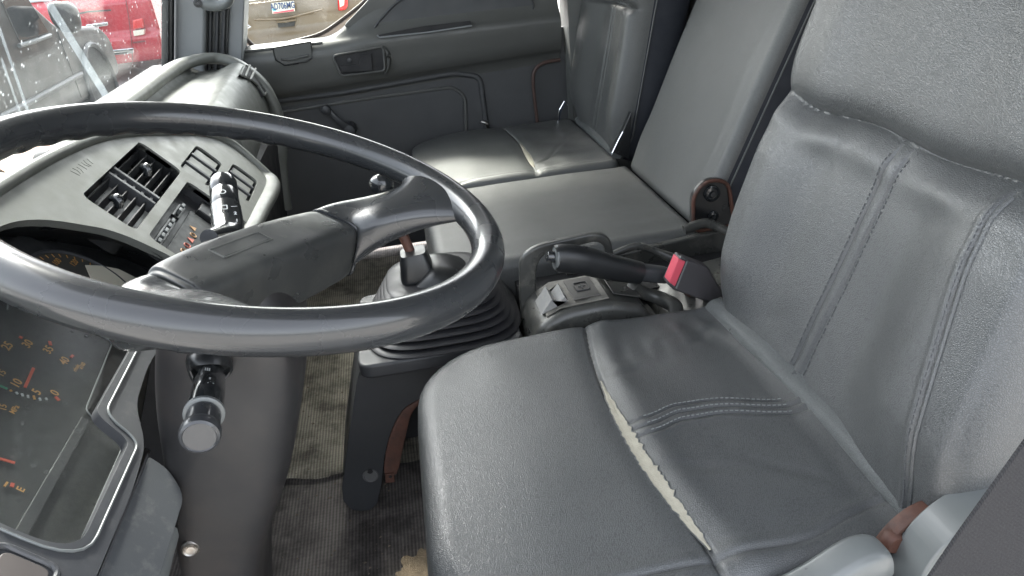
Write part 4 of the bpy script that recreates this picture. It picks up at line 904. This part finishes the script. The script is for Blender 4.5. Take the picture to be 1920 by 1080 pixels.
mk('pillar_trim', pprism(.642, .548, 2.455, 2.56), PILLAR, pil, bevel=.012, seg=4)
mk('seal_channel', pprism(.549, .488, 2.49, 2.56), BLACK, pil, smooth=False)
mk('channel_rib', [tube([(2.486, PY(z, y), z) for z in (.72, 1.5)], .006, 8) for y in (.54, .52, .50)], DARK, pil)
mk('door_side_trim', pprism(.49, .443, 2.50, 2.60), PILLAR, pil, bevel=.006)
mk('glass_edge_strip', pprism(.668, .646, 2.42, 2.45), BLACK, pil, bevel=.003)
g = [HX(px, py, 2.36) for px, py in ((372, 2), (385, 8), (410, 10), (428, 0), (432, -30), (428, -80))]
gh = mk('grab_handle', sweep([(*g[0], .012, .010), (*g[1], .015, .016), (*g[2], .014, .016), (*g[3], .015, .015), (*g[4], .013, .013), (*g[5], .013, .013)], 30, 18), SILVERP, pil, label='grey plastic grab handle')
mk('handle_screw', lathe(HX(371, 6, 2.345), (-1, -.2, .1), [(0, .012), (.004, .012), (.005, .006), (.001, .005)], 20), BLACK, gh)

# ================================================================== centre console, switches, hand brake
con = thing('centre_console', 'scuffed grey plastic console between driver and middle seats', 'console', (1.22, -.38, 0))
# tall handled tray wall
def CXY(px, py, x): return HX(px, py, x)
fr = [(-.175, .30), (-.178, .40), (-.184, .492), (-.215, .512), (-.33, .522), (-.362, .510), (-.372, .46), (-.372, .30)]
hole = rpoly([(-.212, .40), (-.214, .462), (-.228, .492), (-.335, .503), (-.352, .49), (-.352, .40)], [.01, .02, .02, .015, .015, .01], 5)
mk('tray_frame', holed(rpoly(fr, [0, .01, .03, .02, .02, .03, .02, 0], 6), [hole], lambda y, z: Vector((1.262, y, z)), (.016, 0, 0)), CONS, con, bevel=.005, seg=3, label='upright loop shaped grip frame')
def cbody(pts, x0, x1, bev=.014, m=CONS, name='console_body', label=None): return mk(name, prism([(x0, y, z) for y, z in pts], (x1 - x0, 0, 0)), m, con, bevel=bev, seg=5, label=label)
cbody(rpoly([(-.165, .05), (-.172, .36), (-.190, .408), (-.235, .432), (-.33, .436), (-.395, .412), (-.405, .37), (-.41, .05)], [0, .03, .02, .03, .03, .02, .02, 0], 5), 1.135, 1.275, .016, label='front block holding the switch panel')
cbody(rpoly([(-.425, .05), (-.428, .33), (-.45, .372), (-.50, .40), (-.60, .415), (-.66, .415), (-.66, .05)], [0, .03, .02, .03, .03, .02, 0], 5), 1.120, 1.30, .014, label='rear cup of the console')
mk('gap_wall', box(1.15, 1.33, -.43, -.40, .05, .36), VOIDM, con, smooth=False)
mk('tray_floor', box(1.27, 1.40, -.66, -.19, .05, .38), VOIDM, con, smooth=False)
mk('rear_side', prism([(1.385, y, z) for y, z in ((-.30, .05), (-.30, .40), (-.60, .425), (-.68, .43), (-.68, .05))], (.018, 0, 0)), CONS, con, bevel=.004)
mk('tray_rib', sweep([(1.30, -.345, .425, .010, .012, 3), (1.305, -.375, .448, .007, .007, 3), (1.31, -.43, .458, .007, .007, 3), (1.31, -.47, .440, .007, .007, 3), (1.30, -.50, .425, .010, .012, 3)], 26, 14, up=(1, 0, 0)), CONS, con)
mk('tray_rib', sweep([(1.20, -.385, .432, .012, .010, 3), (1.21, -.41, .405, .012, .012, 3), (1.20, -.44, .392, .014, .012, 3), (1.16, -.455, .388, .014, .012, 3), (1.13, -.43, .36, .012, .012, 3)], 30, 14), CONS, con)
mk('rear_lip', sweep([(1.36, -.55, .455, .010, .008, 3), (1.36, -.60, .462, .010, .008, 3), (1.34, -.645, .44, .010, .010, 3)], 18, 12, up=(1, 0, 0)), CONS, con)
# switch panel on the front block (its top slopes)
def ctop(x, y, e=0.0):
    z = .436 if y < -.33 else (.432 + (.436 - .432) * ((-.235 - y) / .095) if y < -.235 else .408 + (.024) * ((-.19 - y) / .045)); return Vector((x, y, z + e))
mk('switch_plate', prism([ctop(1.152, -.208, .001), ctop(1.255, -.208, .001), ctop(1.255, -.235, .001), ctop(1.255, -.325, .001), ctop(1.152, -.325, .001), ctop(1.152, -.235, .001)], (0, 0, .003)), mat('scuffed_switch_plate', (.13, .125, .11), .5, dirt=((.26, .25, .22), .6), dscale=40), con, bevel=.001)
rk1 = mk('rocker_switch', prism([(1.165, y, z) for y, z in ((-.200, .418), (-.222, .447), (-.232, .433), (-.246, .449), (-.252, .437))], (.058, 0, 0)), mat('worn_grey_rocker', (.22, .22, .215), .5, dirt=((.35, .34, .31), .5), dscale=40), con, bevel=.0015, label='worn pale grey rocker switch')
rk2 = mk('rocker_switch', prism([ctop(1.165, -.262, .004), ctop(1.245, -.262, .004), ctop(1.245, -.312, .004), ctop(1.165, -.312, .004)], (0, 0, .003)), mat('dark_rocker', (.085, .082, .075), .5), con, bevel=.001)
SQ = rrect(1.190, 1.222, -.300, -.275, .003, 3); SQ3 = [ctop(x, y, .0085) for x, y in SQ]
mk('switch_icon', [tube(SQ3 + SQ3[:1], .0014, 6), tube([ctop(1.196, -.288, .0085), ctop(1.216, -.288, .0085)], .0012, 6), tube([ctop(1.206, -.281, .0085), ctop(1.206, -.295, .0085)], .0012, 6)], BLACK, rk2)
mk('blank_plate', prism([ctop(1.165, -.337, .001), ctop(1.25, -.337, .001), ctop(1.25, -.39, -.016), ctop(1.165, -.39, -.016)], (0, 0, .003)), CONS, con, bevel=.001)
# hand brake
hb = thing('parking_brake', 'black hand brake lever with smooth moulded grip over the console', 'hand brake', tuple(HX(1250, 560, 1.20)))
X0 = 1.20
def h(px, py, x=X0): return HX(px, py, x)
pts = [(*h(1040, 484), .020, .022, 2.4), (*h(1050, 484), .0225, .026, 2.4), (*h(1090, 488), .024, .0262, 2.4), (*h(1140, 500), .0215, .0245, 2.4), (*h(1195, 511), .0195, .0215, 2.4), (*h(1200, 512), .0195, .020, 2.4)]
mk('grip', sweep(pts, 40, 28), BLACK, hb, angle=60, label='long dark grip swelling towards the button end')
mk('grip_rim', lathe(h(1043, 482), tuple((h(1043, 482) - h(1060, 482)).normalized()), [(-.004, .021), (0, .023), (.003, .022), (.004, .015)], 28), SILVERP, hb)
mk('release_button', lathe(h(1042, 482), tuple((h(1030, 481) - h(1060, 484)).normalized()), [(0, .011), (.010, .011), (.016, .010), (.018, .006)], 20), GLOSS, hb)
mk('sleeve', sweep([(*h(1199, 510), .0155, .016, 3), (*h(1242, 515), .0155, .0155, 3), (*h(1246, 515), .0145, .0145, 3)], 8, 20), DARK, hb, angle=50)
mk('lever_bar', sweep([(*h(1240, 514), .008, .015, 5), (*h(1270, 530), .008, .016, 5), (*h(1312, 560), .008, .018, 5)], 10, 16, up=(1, .2, .3)), RUST, hb, label='rusty brown lever bar')
# belt buckle
bk = thing('driver_belt_buckle', 'dark grey seat belt buckle with red release button beside the hand brake', 'seat belt buckle', tuple(HX(1330, 560, 1.13)))
B = [HX(px, py, 1.135) for px, py in ((1276, 482), (1330, 503), (1362, 560), (1340, 572), (1264, 545), (1252, 534))]
mk('buckle_body', prism(B, (.030, .0, .0)), BUCK, bk, bevel=.005, seg=4)
rb = [HX(px, py, 1.133) for px, py in ((1272, 485), (1286, 491), (1266, 538), (1254, 529))]
mk('release_button', prism(rb, (.024, 0, .0)), RED, bk, bevel=.002, label='red release button')
mk('rim_edge', tube([HX(px, py, 1.132) for px, py in ((1276, 481), (1289, 489), (1268, 541))], .0018, 6), SILVERP, bk)
mk('buckle_rivet', lathe(HX(1350, 561, 1.132), (-1, 0, 0), [(0, .005), (.003, .004), (.004, .001)], 14), STEEL, bk)

# ================================================================== gear lever and its console
BELLOW = mat('black_rubber_bellows', (.016, .016, .018), .45, var=.2)
gl = thing('gear_lever', 'gear lever with stepped black cap over pleated rubber bellows', 'gear lever', (1.30, .0, .30))
GC = HZ(838, 640, .30); GC = Vector((1.31, -.025, .372))
AXG = (HX(778, 470, 1.30) - GC); AXG = AXG.normalized()
vs = []; fs = []; lev = []
z = 0; r = .160
for k in range(8):
    lev += [(z, r), (z + .004, r + .005), (z + .008, r), (z + .0105, r - .018)]; z += .0125; r -= .0085
M_ = 64
def sq(c, A, rr, p=3.2, m=M_):
    U = Vector((1, 0, 0)); U = (U - A * U.dot(A)).normalized(); V = A.cross(U); out = []
    for k in range(m):
        a = 2 * math.pi * k / m; e = 2 / p; ca, sa = math.cos(a), math.sin(a); out.append(c + U * (rr * math.copysign(abs(ca) ** e, ca)) + V * (rr * math.copysign(abs(sa) ** e, sa)))
    return out
def stack(levels, c, axis0, axis1, p=3.2):
    vs = []; n = len(levels); zz = levels[-1][0]
    for z, r in levels:
        f = z / zz if zz else 0; A = Vector(axis0).lerp(Vector(axis1), f).normalized(); vs += sq(Vector(c) + Vector(axis0).lerp(Vector(axis1), f * .5) * z, A, r, p)
    fs = [(i * M_ + k, i * M_ + (k + 1) % M_, (i + 1) * M_ + (k + 1) % M_, (i + 1) * M_ + k) for i in range(n - 1) for k in range(M_)]
    fs.append(tuple(range((n - 1) * M_, n * M_))); return vs, fs
UPV = Vector((0, 0, 1))
mk('bellows', stack([(a, b * .92) for a, b in lev], GC, UPV, UPV), BELLOW, gl, angle=70, label='pleated rubber bellows')
c1 = GC + Vector((-.008, .000, .050))
A1 = (HX(770, 440, 1.30) - HX(800, 560, 1.30)).normalized()
A0 = (HX(786, 525, 1.30) - c1).normalized()
dome = stack([(0, .080), (.012, .079), (.035, .069), (.055, .056), (.063, .046), (.065, .028)], c1, A0, A0, 3.4)
mk('lever_dome', dome, BLACK, gl, angle=40, label='square domed black cover')
c2 = HX(786, 520, 1.30)
cap = stack([(0, .030), (.004, .034), (.010, .0345), (.050, .026), (.056, .0235), (.057, .010)], c2, A1, A1, 4.5)
mk('lever_cap', cap, BLACK, gl, angle=40)
k2 = HX(716, 347, 1.33); k1 = HX(762, 455, 1.31)
mk('lever_rod', tube([c2 + A1 * .03, k1, k2.lerp(k1, .2)], .0095, 12, n=12), RUST, gl, label='reddish brown lever rod')
mk('lever_knob', lathe(k2 + (k2 - k1).normalized() * -.02, tuple((k2 - k1).normalized()), [(0, .012), (.006, .018), (.02, .022), (.034, .020), (.040, .012), (.041, .003)], 28), GLOSS, gl, angle=60)
gcn = thing('gear_console', 'dark plastic gear lever housing with an arched foot standing on the floor', 'gear console', (1.25, .08, 0))
X1 = 1.215
loop = [HX(px, py, X1) for px, py in ((682, 662), (676, 690), (668, 720), (652, 830), (641, 915), (643, 940), (660, 957), (690, 960), (708, 945), (716, 905), (722, 850), (738, 800), (765, 765), (800, 742), (840, 735), (860, 690))]
loop += [Vector((X1, -.10, .30)), Vector((X1, -.10, .358))]
lp2 = rpoly([(p.y, p.z) for p in loop], .008, 3)
mk('front_panel', prism([(X1, y, z) for y, z in lp2], (.22, 0, 0)), DARK, gcn, bevel=.006, seg=3)
mk('top_deck', prism([(x, y, .373) for x, y in rrect(1.165, 1.46, -.165, .142, .03, 6)], (0, 0, -.03)), DARK, gcn, bevel=.006, seg=3)
mk('panel_rim', tube([HX(px, py, X1 - .003) for px, py in ((684, 668), (688, 682), (700, 688), (760, 690), (830, 682), (870, 676))], .0022, 6, n=30), DASHD, gcn)
mk('side_web', prism([(1.42, y, z) for y, z in ((.15, 0), (.15, .32), (-.12, .32), (-.12, 0))], (.02, 0, 0)), VOIDM, gcn, smooth=False)
mk('foot_bolt', [lathe(HX(695, 892, X1 - .002), (-1, 0, 0), [(-.001, .016), (.001, .016), (.002, .014), (-.0, .012), (-.0, .003)], 24)], mat('worn_bolt_recess', (.10, .10, .10), .6), gcn, label='worn round bolt recess in the foot')
mk('foot_bolt_hole', lathe(HX(694, 884, X1 - .003), (-1, 0, 0), [(0, .006), (.001, .005)], 14), VOIDM, gcn)
# rusty bracket between gear console and driver's seat
rbk = thing('rusty_bracket', 'curved rusty brown steel strap beside the gear console foot', 'bracket', tuple(HX(732, 905, 1.22)))
mk('strap', sweep([(*HX(788, 750, 1.215), .003, .003, 4), (*HX(762, 775, 1.212), .010, .003, 4), (*HX(745, 820, 1.21), .0155, .003, 4), (*HX(735, 868, 1.208), .0155, .003, 4), (*HX(732, 888, 1.206), .012, .003, 4)], 30, 14, up=(1, 0, .0)), RUST, rbk, angle=50)
mk('strap_tab', obox(HX(731, 896, 1.20), Vector((0, 1, .1)).normalized(), Vector((0, -.1, 1)).normalized(), XX, .009, .011, .002), RUST, rbk, bevel=.001)
mk('tab_hole', lathe(HX(732, 894, 1.1965), (-1, 0, 0), [(0, .0035), (.0008, .003)], 12), VOIDM, rbk)
# seat belt webbing at the near door post
sb = thing('driver_seat_belt', 'wide dark grey seat belt webbing hanging by the driver door post', 'seat belt', tuple(HX(1850, 1000, .40)))
e = [HX(px, py, .40) for px, py in ((1935, 815), (1870, 905), (1798, 1005), (1740, 1090), (1980, 1120), (1990, 820))]
mk('webbing', prism([Vector(p) for p in e], (.004, .0, .0)), mat('belt_webbing', (.026, .026, .029), .85, bump=('ribs', 260, .8, .0006), var=.3, vscale=200), sb, bevel=.001)

# ================================================================== outside
struct('ground', [([(-60, -60, GZ), (90, -60, GZ), (90, 90, GZ), (-60, 90, GZ)], [(0, 1, 2, 3)])], mat('pale_concrete_ground', (.36, .35, .33), .9, bump=('noise', 30, .5, .01), var=.2, vscale=1.5, dirt=((.2, .19, .18), .6), dscale=.8), smooth=False)
PAINT_B = mat('bronze_car_paint', (.155, .115, .07), .3, coat=.6, var=.06, vscale=2); PAINT_R = mat('red_car_paint', (.42, .015, .03), .25, coat=.8, var=.05)
PAINT_K = mat('dusty_black_paint', (.009, .0095, .010), .45, coat=.05, var=.15, vscale=2, dirt=((.03, .03, .029), .5), dscale=2)
TINT = mat('dark_car_glass', (.012, .014, .016), .06, var=.05); TAIL = mat('tail_light_red', (.6, .02, .02), .15, coat=.8); CLEARL = mat('pale_lamp_lens', (.75, .70, .60), .2, coat=.5)
TYRE = mat('tyre_rubber', (.025, .025, .026), .8, bump=('noise', 100, .4, .003)); ALLOY = mat('alloy_wheel', (.5, .5, .5), .3, metal=.7)
PALET = mat('painted_sky_glass', (.45, .52, .54), .1, var=.2, vscale=2)  # pale sky reflection put into the glass colour
def wheel_at(car, x, y, rr=.37, sgn=-1):
    w = mk('wheel', lathe((x, y, GZ + rr), (0, sgn, 0), [(-.22, rr * .86), (-.21, rr * .97), (-.14, rr), (-.04, rr), (0, rr * .96), (.015, rr * .84), (.01, rr * .70), (-.02, rr * .66)], 40), TYRE, car, angle=50)
    g = [lathe((x, y + sgn * -.03, GZ + rr), (0, sgn, 0), [(0, rr * .67), (.02, rr * .67), (.03, rr * .62), (.0, rr * .58), (-.01, .01)], 32), lathe((x, y, GZ + rr), (0, sgn, 0), [(-.04, .09), (.01, .08), (.018, .05)], 20)]
    for k in range(6):
        a = k * math.pi / 3; d = Vector((math.cos(a), 0, math.sin(a))); g.append(obox(Vector((x, y + sgn * .0, GZ + rr)) + d * rr * .36, d, Vector((0, 1, 0)), d.cross(Vector((0, 1, 0))), rr * .28, .012, .035))
    mk('alloy_rim', g, ALLOY, w, angle=40)
# --- bronze SUV, rear towards the truck
BX = 9.4
def bp(px, py, dx=0): return HX(px, py, BX + dx)
suv = thing('bronze_suv', 'dusty bronze SUV parked with its tailgate facing the passenger window', 'car', (BX + 2.3, 1.1, GZ))
y0, y1 = .12, 2.05
prof = [(0, -.30), (-.04, -.10), (-.03, .02), (.05, .12), (.04, .35), (.10, .60), (.42, 1.02), (.9, 1.05), (3.2, 1.02), (3.9, .55), (4.7, .42), (4.8, -.2), (4.75, -.38), (.1, -.38)]
mk('body', prism([(BX + dx, y0, z) for dx, z in prof], (0, y1 - y0, 0)), PAINT_B, suv, bevel=.05, seg=4)
mk('bumper', sweep([(BX + .10, y0 - .02, -.14, .10, .14, 4), (BX - .02, y0 + .12, -.14, .10, .14, 4), (BX - .06, 1.1, -.14, .10, .14, 4), (BX - .02, y1 - .12, -.14, .10, .14, 4), (BX + .10, y1 + .02, -.14, .10, .14, 4)], 30, 24), PAINT_B, suv, angle=60)
mk('bumper_strip', sweep([(BX - .07, y0 + .15, -.03, .10, .012, 4), (BX - .10, 1.1, -.03, .10, .012, 4), (BX - .07, y1 - .15, -.03, .10, .012, 4)], 20, 12), mat('pale_bronze_trim', (.42, .36, .27), .3, coat=.4), suv)
mk('tailgate_crease', sweep([(BX - .03, bp(605, 17).y, bp(605, 17).z, .03, .012), (BX - .05, 1.1, bp(540, 33).z, .03, .014), (BX - .03, bp(478, 36).y, bp(478, 36).z, .03, .012)], 20, 12), PAINT_B, suv)
hp_ = mk('handle_recess', prism([bp(px, py, -.02) for px, py in ((520, 42), (554, 38), (552, 49), (522, 52))], (.03, 0, 0)), BLACK, suv, bevel=.004)
mk('tailgate_handle', sweep([(*bp(518, 41, -.04), .015, .012), (*bp(535, 40, -.055), .02, .014), (*bp(555, 37, -.04), .015, .012)], 12, 12, up=(0, 0, 1)), PAINT_B, hp_)
pc4 = [bp(px, py, -.055) for px, py in ((508, 6), (551, 2), (553, 21), (511, 26))]
pl_ = mk('number_plate', prism(pc4, (.02, 0, 0)), mat('cream_plate', (.66, .64, .54), .5), suv, smooth=False, label='white plate with blue characters')
PU = (pc4[1] - pc4[0]).normalized(); PVv = (pc4[0] - pc4[3]).normalized(); pcc = (pc4[0] + pc4[2]) / 2
PVv = (PVv - PU * PVv.dot(PU)).normalized()
text('plate_text', 'AD706MG', pcc + Vector((-.006, 0, .012)), PU, PVv, .098, mat('plate_blue', (.03, .06, .16), .5), pl_, lift=.003, xs=.63)
mk('plate_red_band', prism([pc4[3] + PVv * .003 + PU * .01, pc4[2] + PVv * .003 - PU * .01, pc4[2] + PVv * .022 - PU * .01, pc4[3] + PVv * .014 + PU * .01], (-.004, 0, 0)), RED, pl_, smooth=False)
mk('plate_blue_mark', prism([pc4[3] + PVv * .03 + PU * .01, pc4[3] + PVv * .03 + PU * .05, pc4[3] + PVv * .055 + PU * .04, pc4[3] + PVv * .055 + PU * .01], (-.003, 0, 0)), mat('plate_teal', (.08, .4, .5), .5), pl_, smooth=False)
tl = mk('tail_light', prism([bp(px, py, -.05) for px, py in ((631, -25), (653, -25), (652, 12), (648, 19), (634, 21))], (.08, 0, 0)), TAIL, suv, bevel=.02, seg=3)
mk('lamp_lens', prism([bp(px, py, -.075) for px, py in ((634, -20), (647, -20), (645, 10), (637, 14))], (.03, 0, 0)), CLEARL, tl, bevel=.01)
for i, (pts_, nm) in enumerate((((451, 26), (461, 22), (450, 24)), ((447, 27), (458, 26), (461, 30)), ((449, 34), (462, 32)), ((452, 52), (464, 47), (468, 50), (462, 54), (452, 54)))if False else []): pass
for P4 in (((448, 22), (455, 25), (462, 20)), ((448, 27), (461, 26)), ((449, 34), (466, 33)), ((453, 47), (466, 47), (470, 50), (464, 53), (453, 53))):
    mk('chrome_lettering', tube([bp(px, py, -.06) for px, py in P4], .008, 8), CHROME, suv)
mk('rear_window', prism([(BX + dx, y, z) for dx, z, y in ((.095, .62, .35), (.095, .62, 1.82), (.40, 1.0, 1.7), (.40, 1.0, .47))], (-.02, 0, .015)), TINT, suv, bevel=.01)
mk('window_trim', tube([bp(448, 3, -.04), bp(500, -4, -.05), bp(560, -12, -.05)], .015, 8), CHROME, suv)
for x in (BX + .95, BX + 3.8): wheel_at(suv, x, y0 + .06)
# --- red SUV through the windshield, rear quarter towards the truck
RX = 12.6
red = thing('red_suv', 'red SUV seen through the windshield, chrome tailgate trim and bumper strip', 'car', (RX + 2.2, 4.6, GZ))
def rp(px, py, dx=0): return HX(px, py, RX + dx)
def Z_(px, py): return rp(px, py).z
yr = rp(302, 70).y; yl = yr + 1.9
prof = [(0, -.42), (-.06, -.30), (-.06, -.05), (.02, .02), (.0, .45), (.12, .58), (.42, 1.0), (.7, 1.06), (3.0, 1.02), (3.7, .55), (4.5, .4), (4.6, -.3), (4.5, -.45)]
mk('body', prism([(RX + dx, yr, z) for dx, z in prof], (0, yl - yr, 0)), PAINT_R, red, bevel=.05, seg=4)
mk('rear_window', prism([(RX + .10, yr + .35, .56), (RX + .10, yl - .12, .56), (RX + .40, yl - .2, 1.0), (RX + .40, yr + .45, 1.0)], (-.03, 0, .02)), PALET, red, bevel=.01, label='rear window with a pale sky reflection in its colour')
mk('window_wiper', tube([rp(140, 27, -.02), rp(165, 22, -.05), rp(208, 19, -.03)], .012, 8), BLACK, red)
mk('tailgate_handle', prism([rp(px, py, -.06) for px, py in ((160, 46), (202, 41), (203, 48), (163, 54))], (.05, 0, 0)), CHROME, red, bevel=.012)
mk('bumper_strip', prism([rp(px, py, -.10) for px, py in ((196, 95), (250, 90), (250, 100), (197, 105))], (.05, 0, 0)), CHROME, red, bevel=.01)
mk('strip_slot', prism([rp(px, py, -.11) for px, py in ((200, 101), (240, 97), (240, 100), (201, 104))], (.02, 0, 0)), BLACK, red, smooth=False)
t2 = mk('tail_light', prism([rp(px, py, -.07) for px, py in ((248, 38), (267, 34), (270, 52), (249, 56))], (.1, 0, 0)), TAIL, red, bevel=.02)
mk('lamp_lens', prism([rp(px, py, -.08) for px, py in ((249, 58), (270, 55), (270, 65), (251, 68))], (.1, 0, 0)), CLEARL, red, bevel=.01)
mk('body_seam', [tube([rp(235, -5, -.02), rp(241, 30, -.02), rp(248, 90, -.08), rp(249, 125, -.05)], .006, 6), tube([rp(250, 80, -.08), rp(272, 77, -.08)], .012, 6)], mat('dark_red_seam', (.12, .01, .012), .5), red)
mk('side_window', [prism([(RX + a, yr - .012, .62), (RX + b, yr - .012, .62), (RX + b, yr - .012, .93), (RX + a, yr - .012, .93)], (0, .02, 0)) for a, b in ((.35, 1.1), (1.2, 2.0), (2.1, 2.9))], TINT, red, bevel=.005)
for x in (RX + .95, RX + 3.7): wheel_at(red, x, yr + .06)
# --- black SUV nearest, nose pointing away
KY = 3.55
blk = thing('black_suv', 'dusty black SUV beyond the windshield, front wheel and door mirror in view', 'car', (9.0, KY + .9, GZ))
def kp(px, py, dy=0): return HY(px, py, KY + dy)
kw = kp(192, 163); kwx = kw.x
def kx(px, py): return kp(px, py).x
side = [(kwx + .85, -.30), (kwx + .85, .12), (kwx + .60, .30), (kwx - .70, .42), (kwx - 1.5, .95), (kwx - 4.0, .98), (kwx - 4.3, .3), (kwx - 4.35, -.40), (kwx + .5, -.42)]
mk('body', prism([(x, KY, z) for x, z in rpoly(side, [.1, .12, .15, .2, .25, .2, .1, .1, .05], 5)], (0, 1.8, 0)), PAINT_K, blk, bevel=.06, seg=4)
mk('front_window', prism([kp(px, py, -.012) for px, py in ((4, 2), (22, -20), (52, -5), (93, 62), (38, 78))], (0, .02, 0)), TINT, blk, bevel=.01)
mk('window_trim', tube([kp(36, 86, -.02), kp(65, 77, -.02), kp(94, 66, -.02)], .022, 8), SILVERP, blk)
mk('door_mirror', sweep([(*kp(100, 20, -.1), .05, .06, 3), (*kp(112, 26, -.22), .10, .13, 3), (*kp(128, 34, -.24), .12, .15, 3), (*kp(138, 44, -.22), .06, .09, 3)], 20, 20), PAINT_K, blk, angle=60)
mk('wheel_arch', tube([Vector((kwx + .47 * math.cos(a), KY - .012, GZ + .37 + .47 * math.sin(a))) for a in [R(200 - k * 11) for k in range(21)]], .03, 8), DARK, blk)
mk('arch_void', lathe((kwx, KY - .004, GZ + .37), (0, 1, 0), [(-.004, .455), (.02, .455)], 40), VOIDM, blk, smooth=False)
mk('side_moulding', tube([Vector((kwx - .55, KY - .01, -.12)), Vector((kwx - 3.9, KY - .01, -.16))], .03, 8), DARK, blk)
mk('door_seam', [tube([Vector((kwx - .75, KY - .002, -.35)), Vector((kwx - .78, KY - .002, .40))], .006, 6), tube([Vector((kwx - 2.1, KY - .002, -.35)), Vector((kwx - 2.1, KY - .002, .5))], .006, 6)], BLACK, blk)
wheel_at(blk, kwx, KY + .03)
wheel_at(blk, kwx - 3.1, KY + .03)
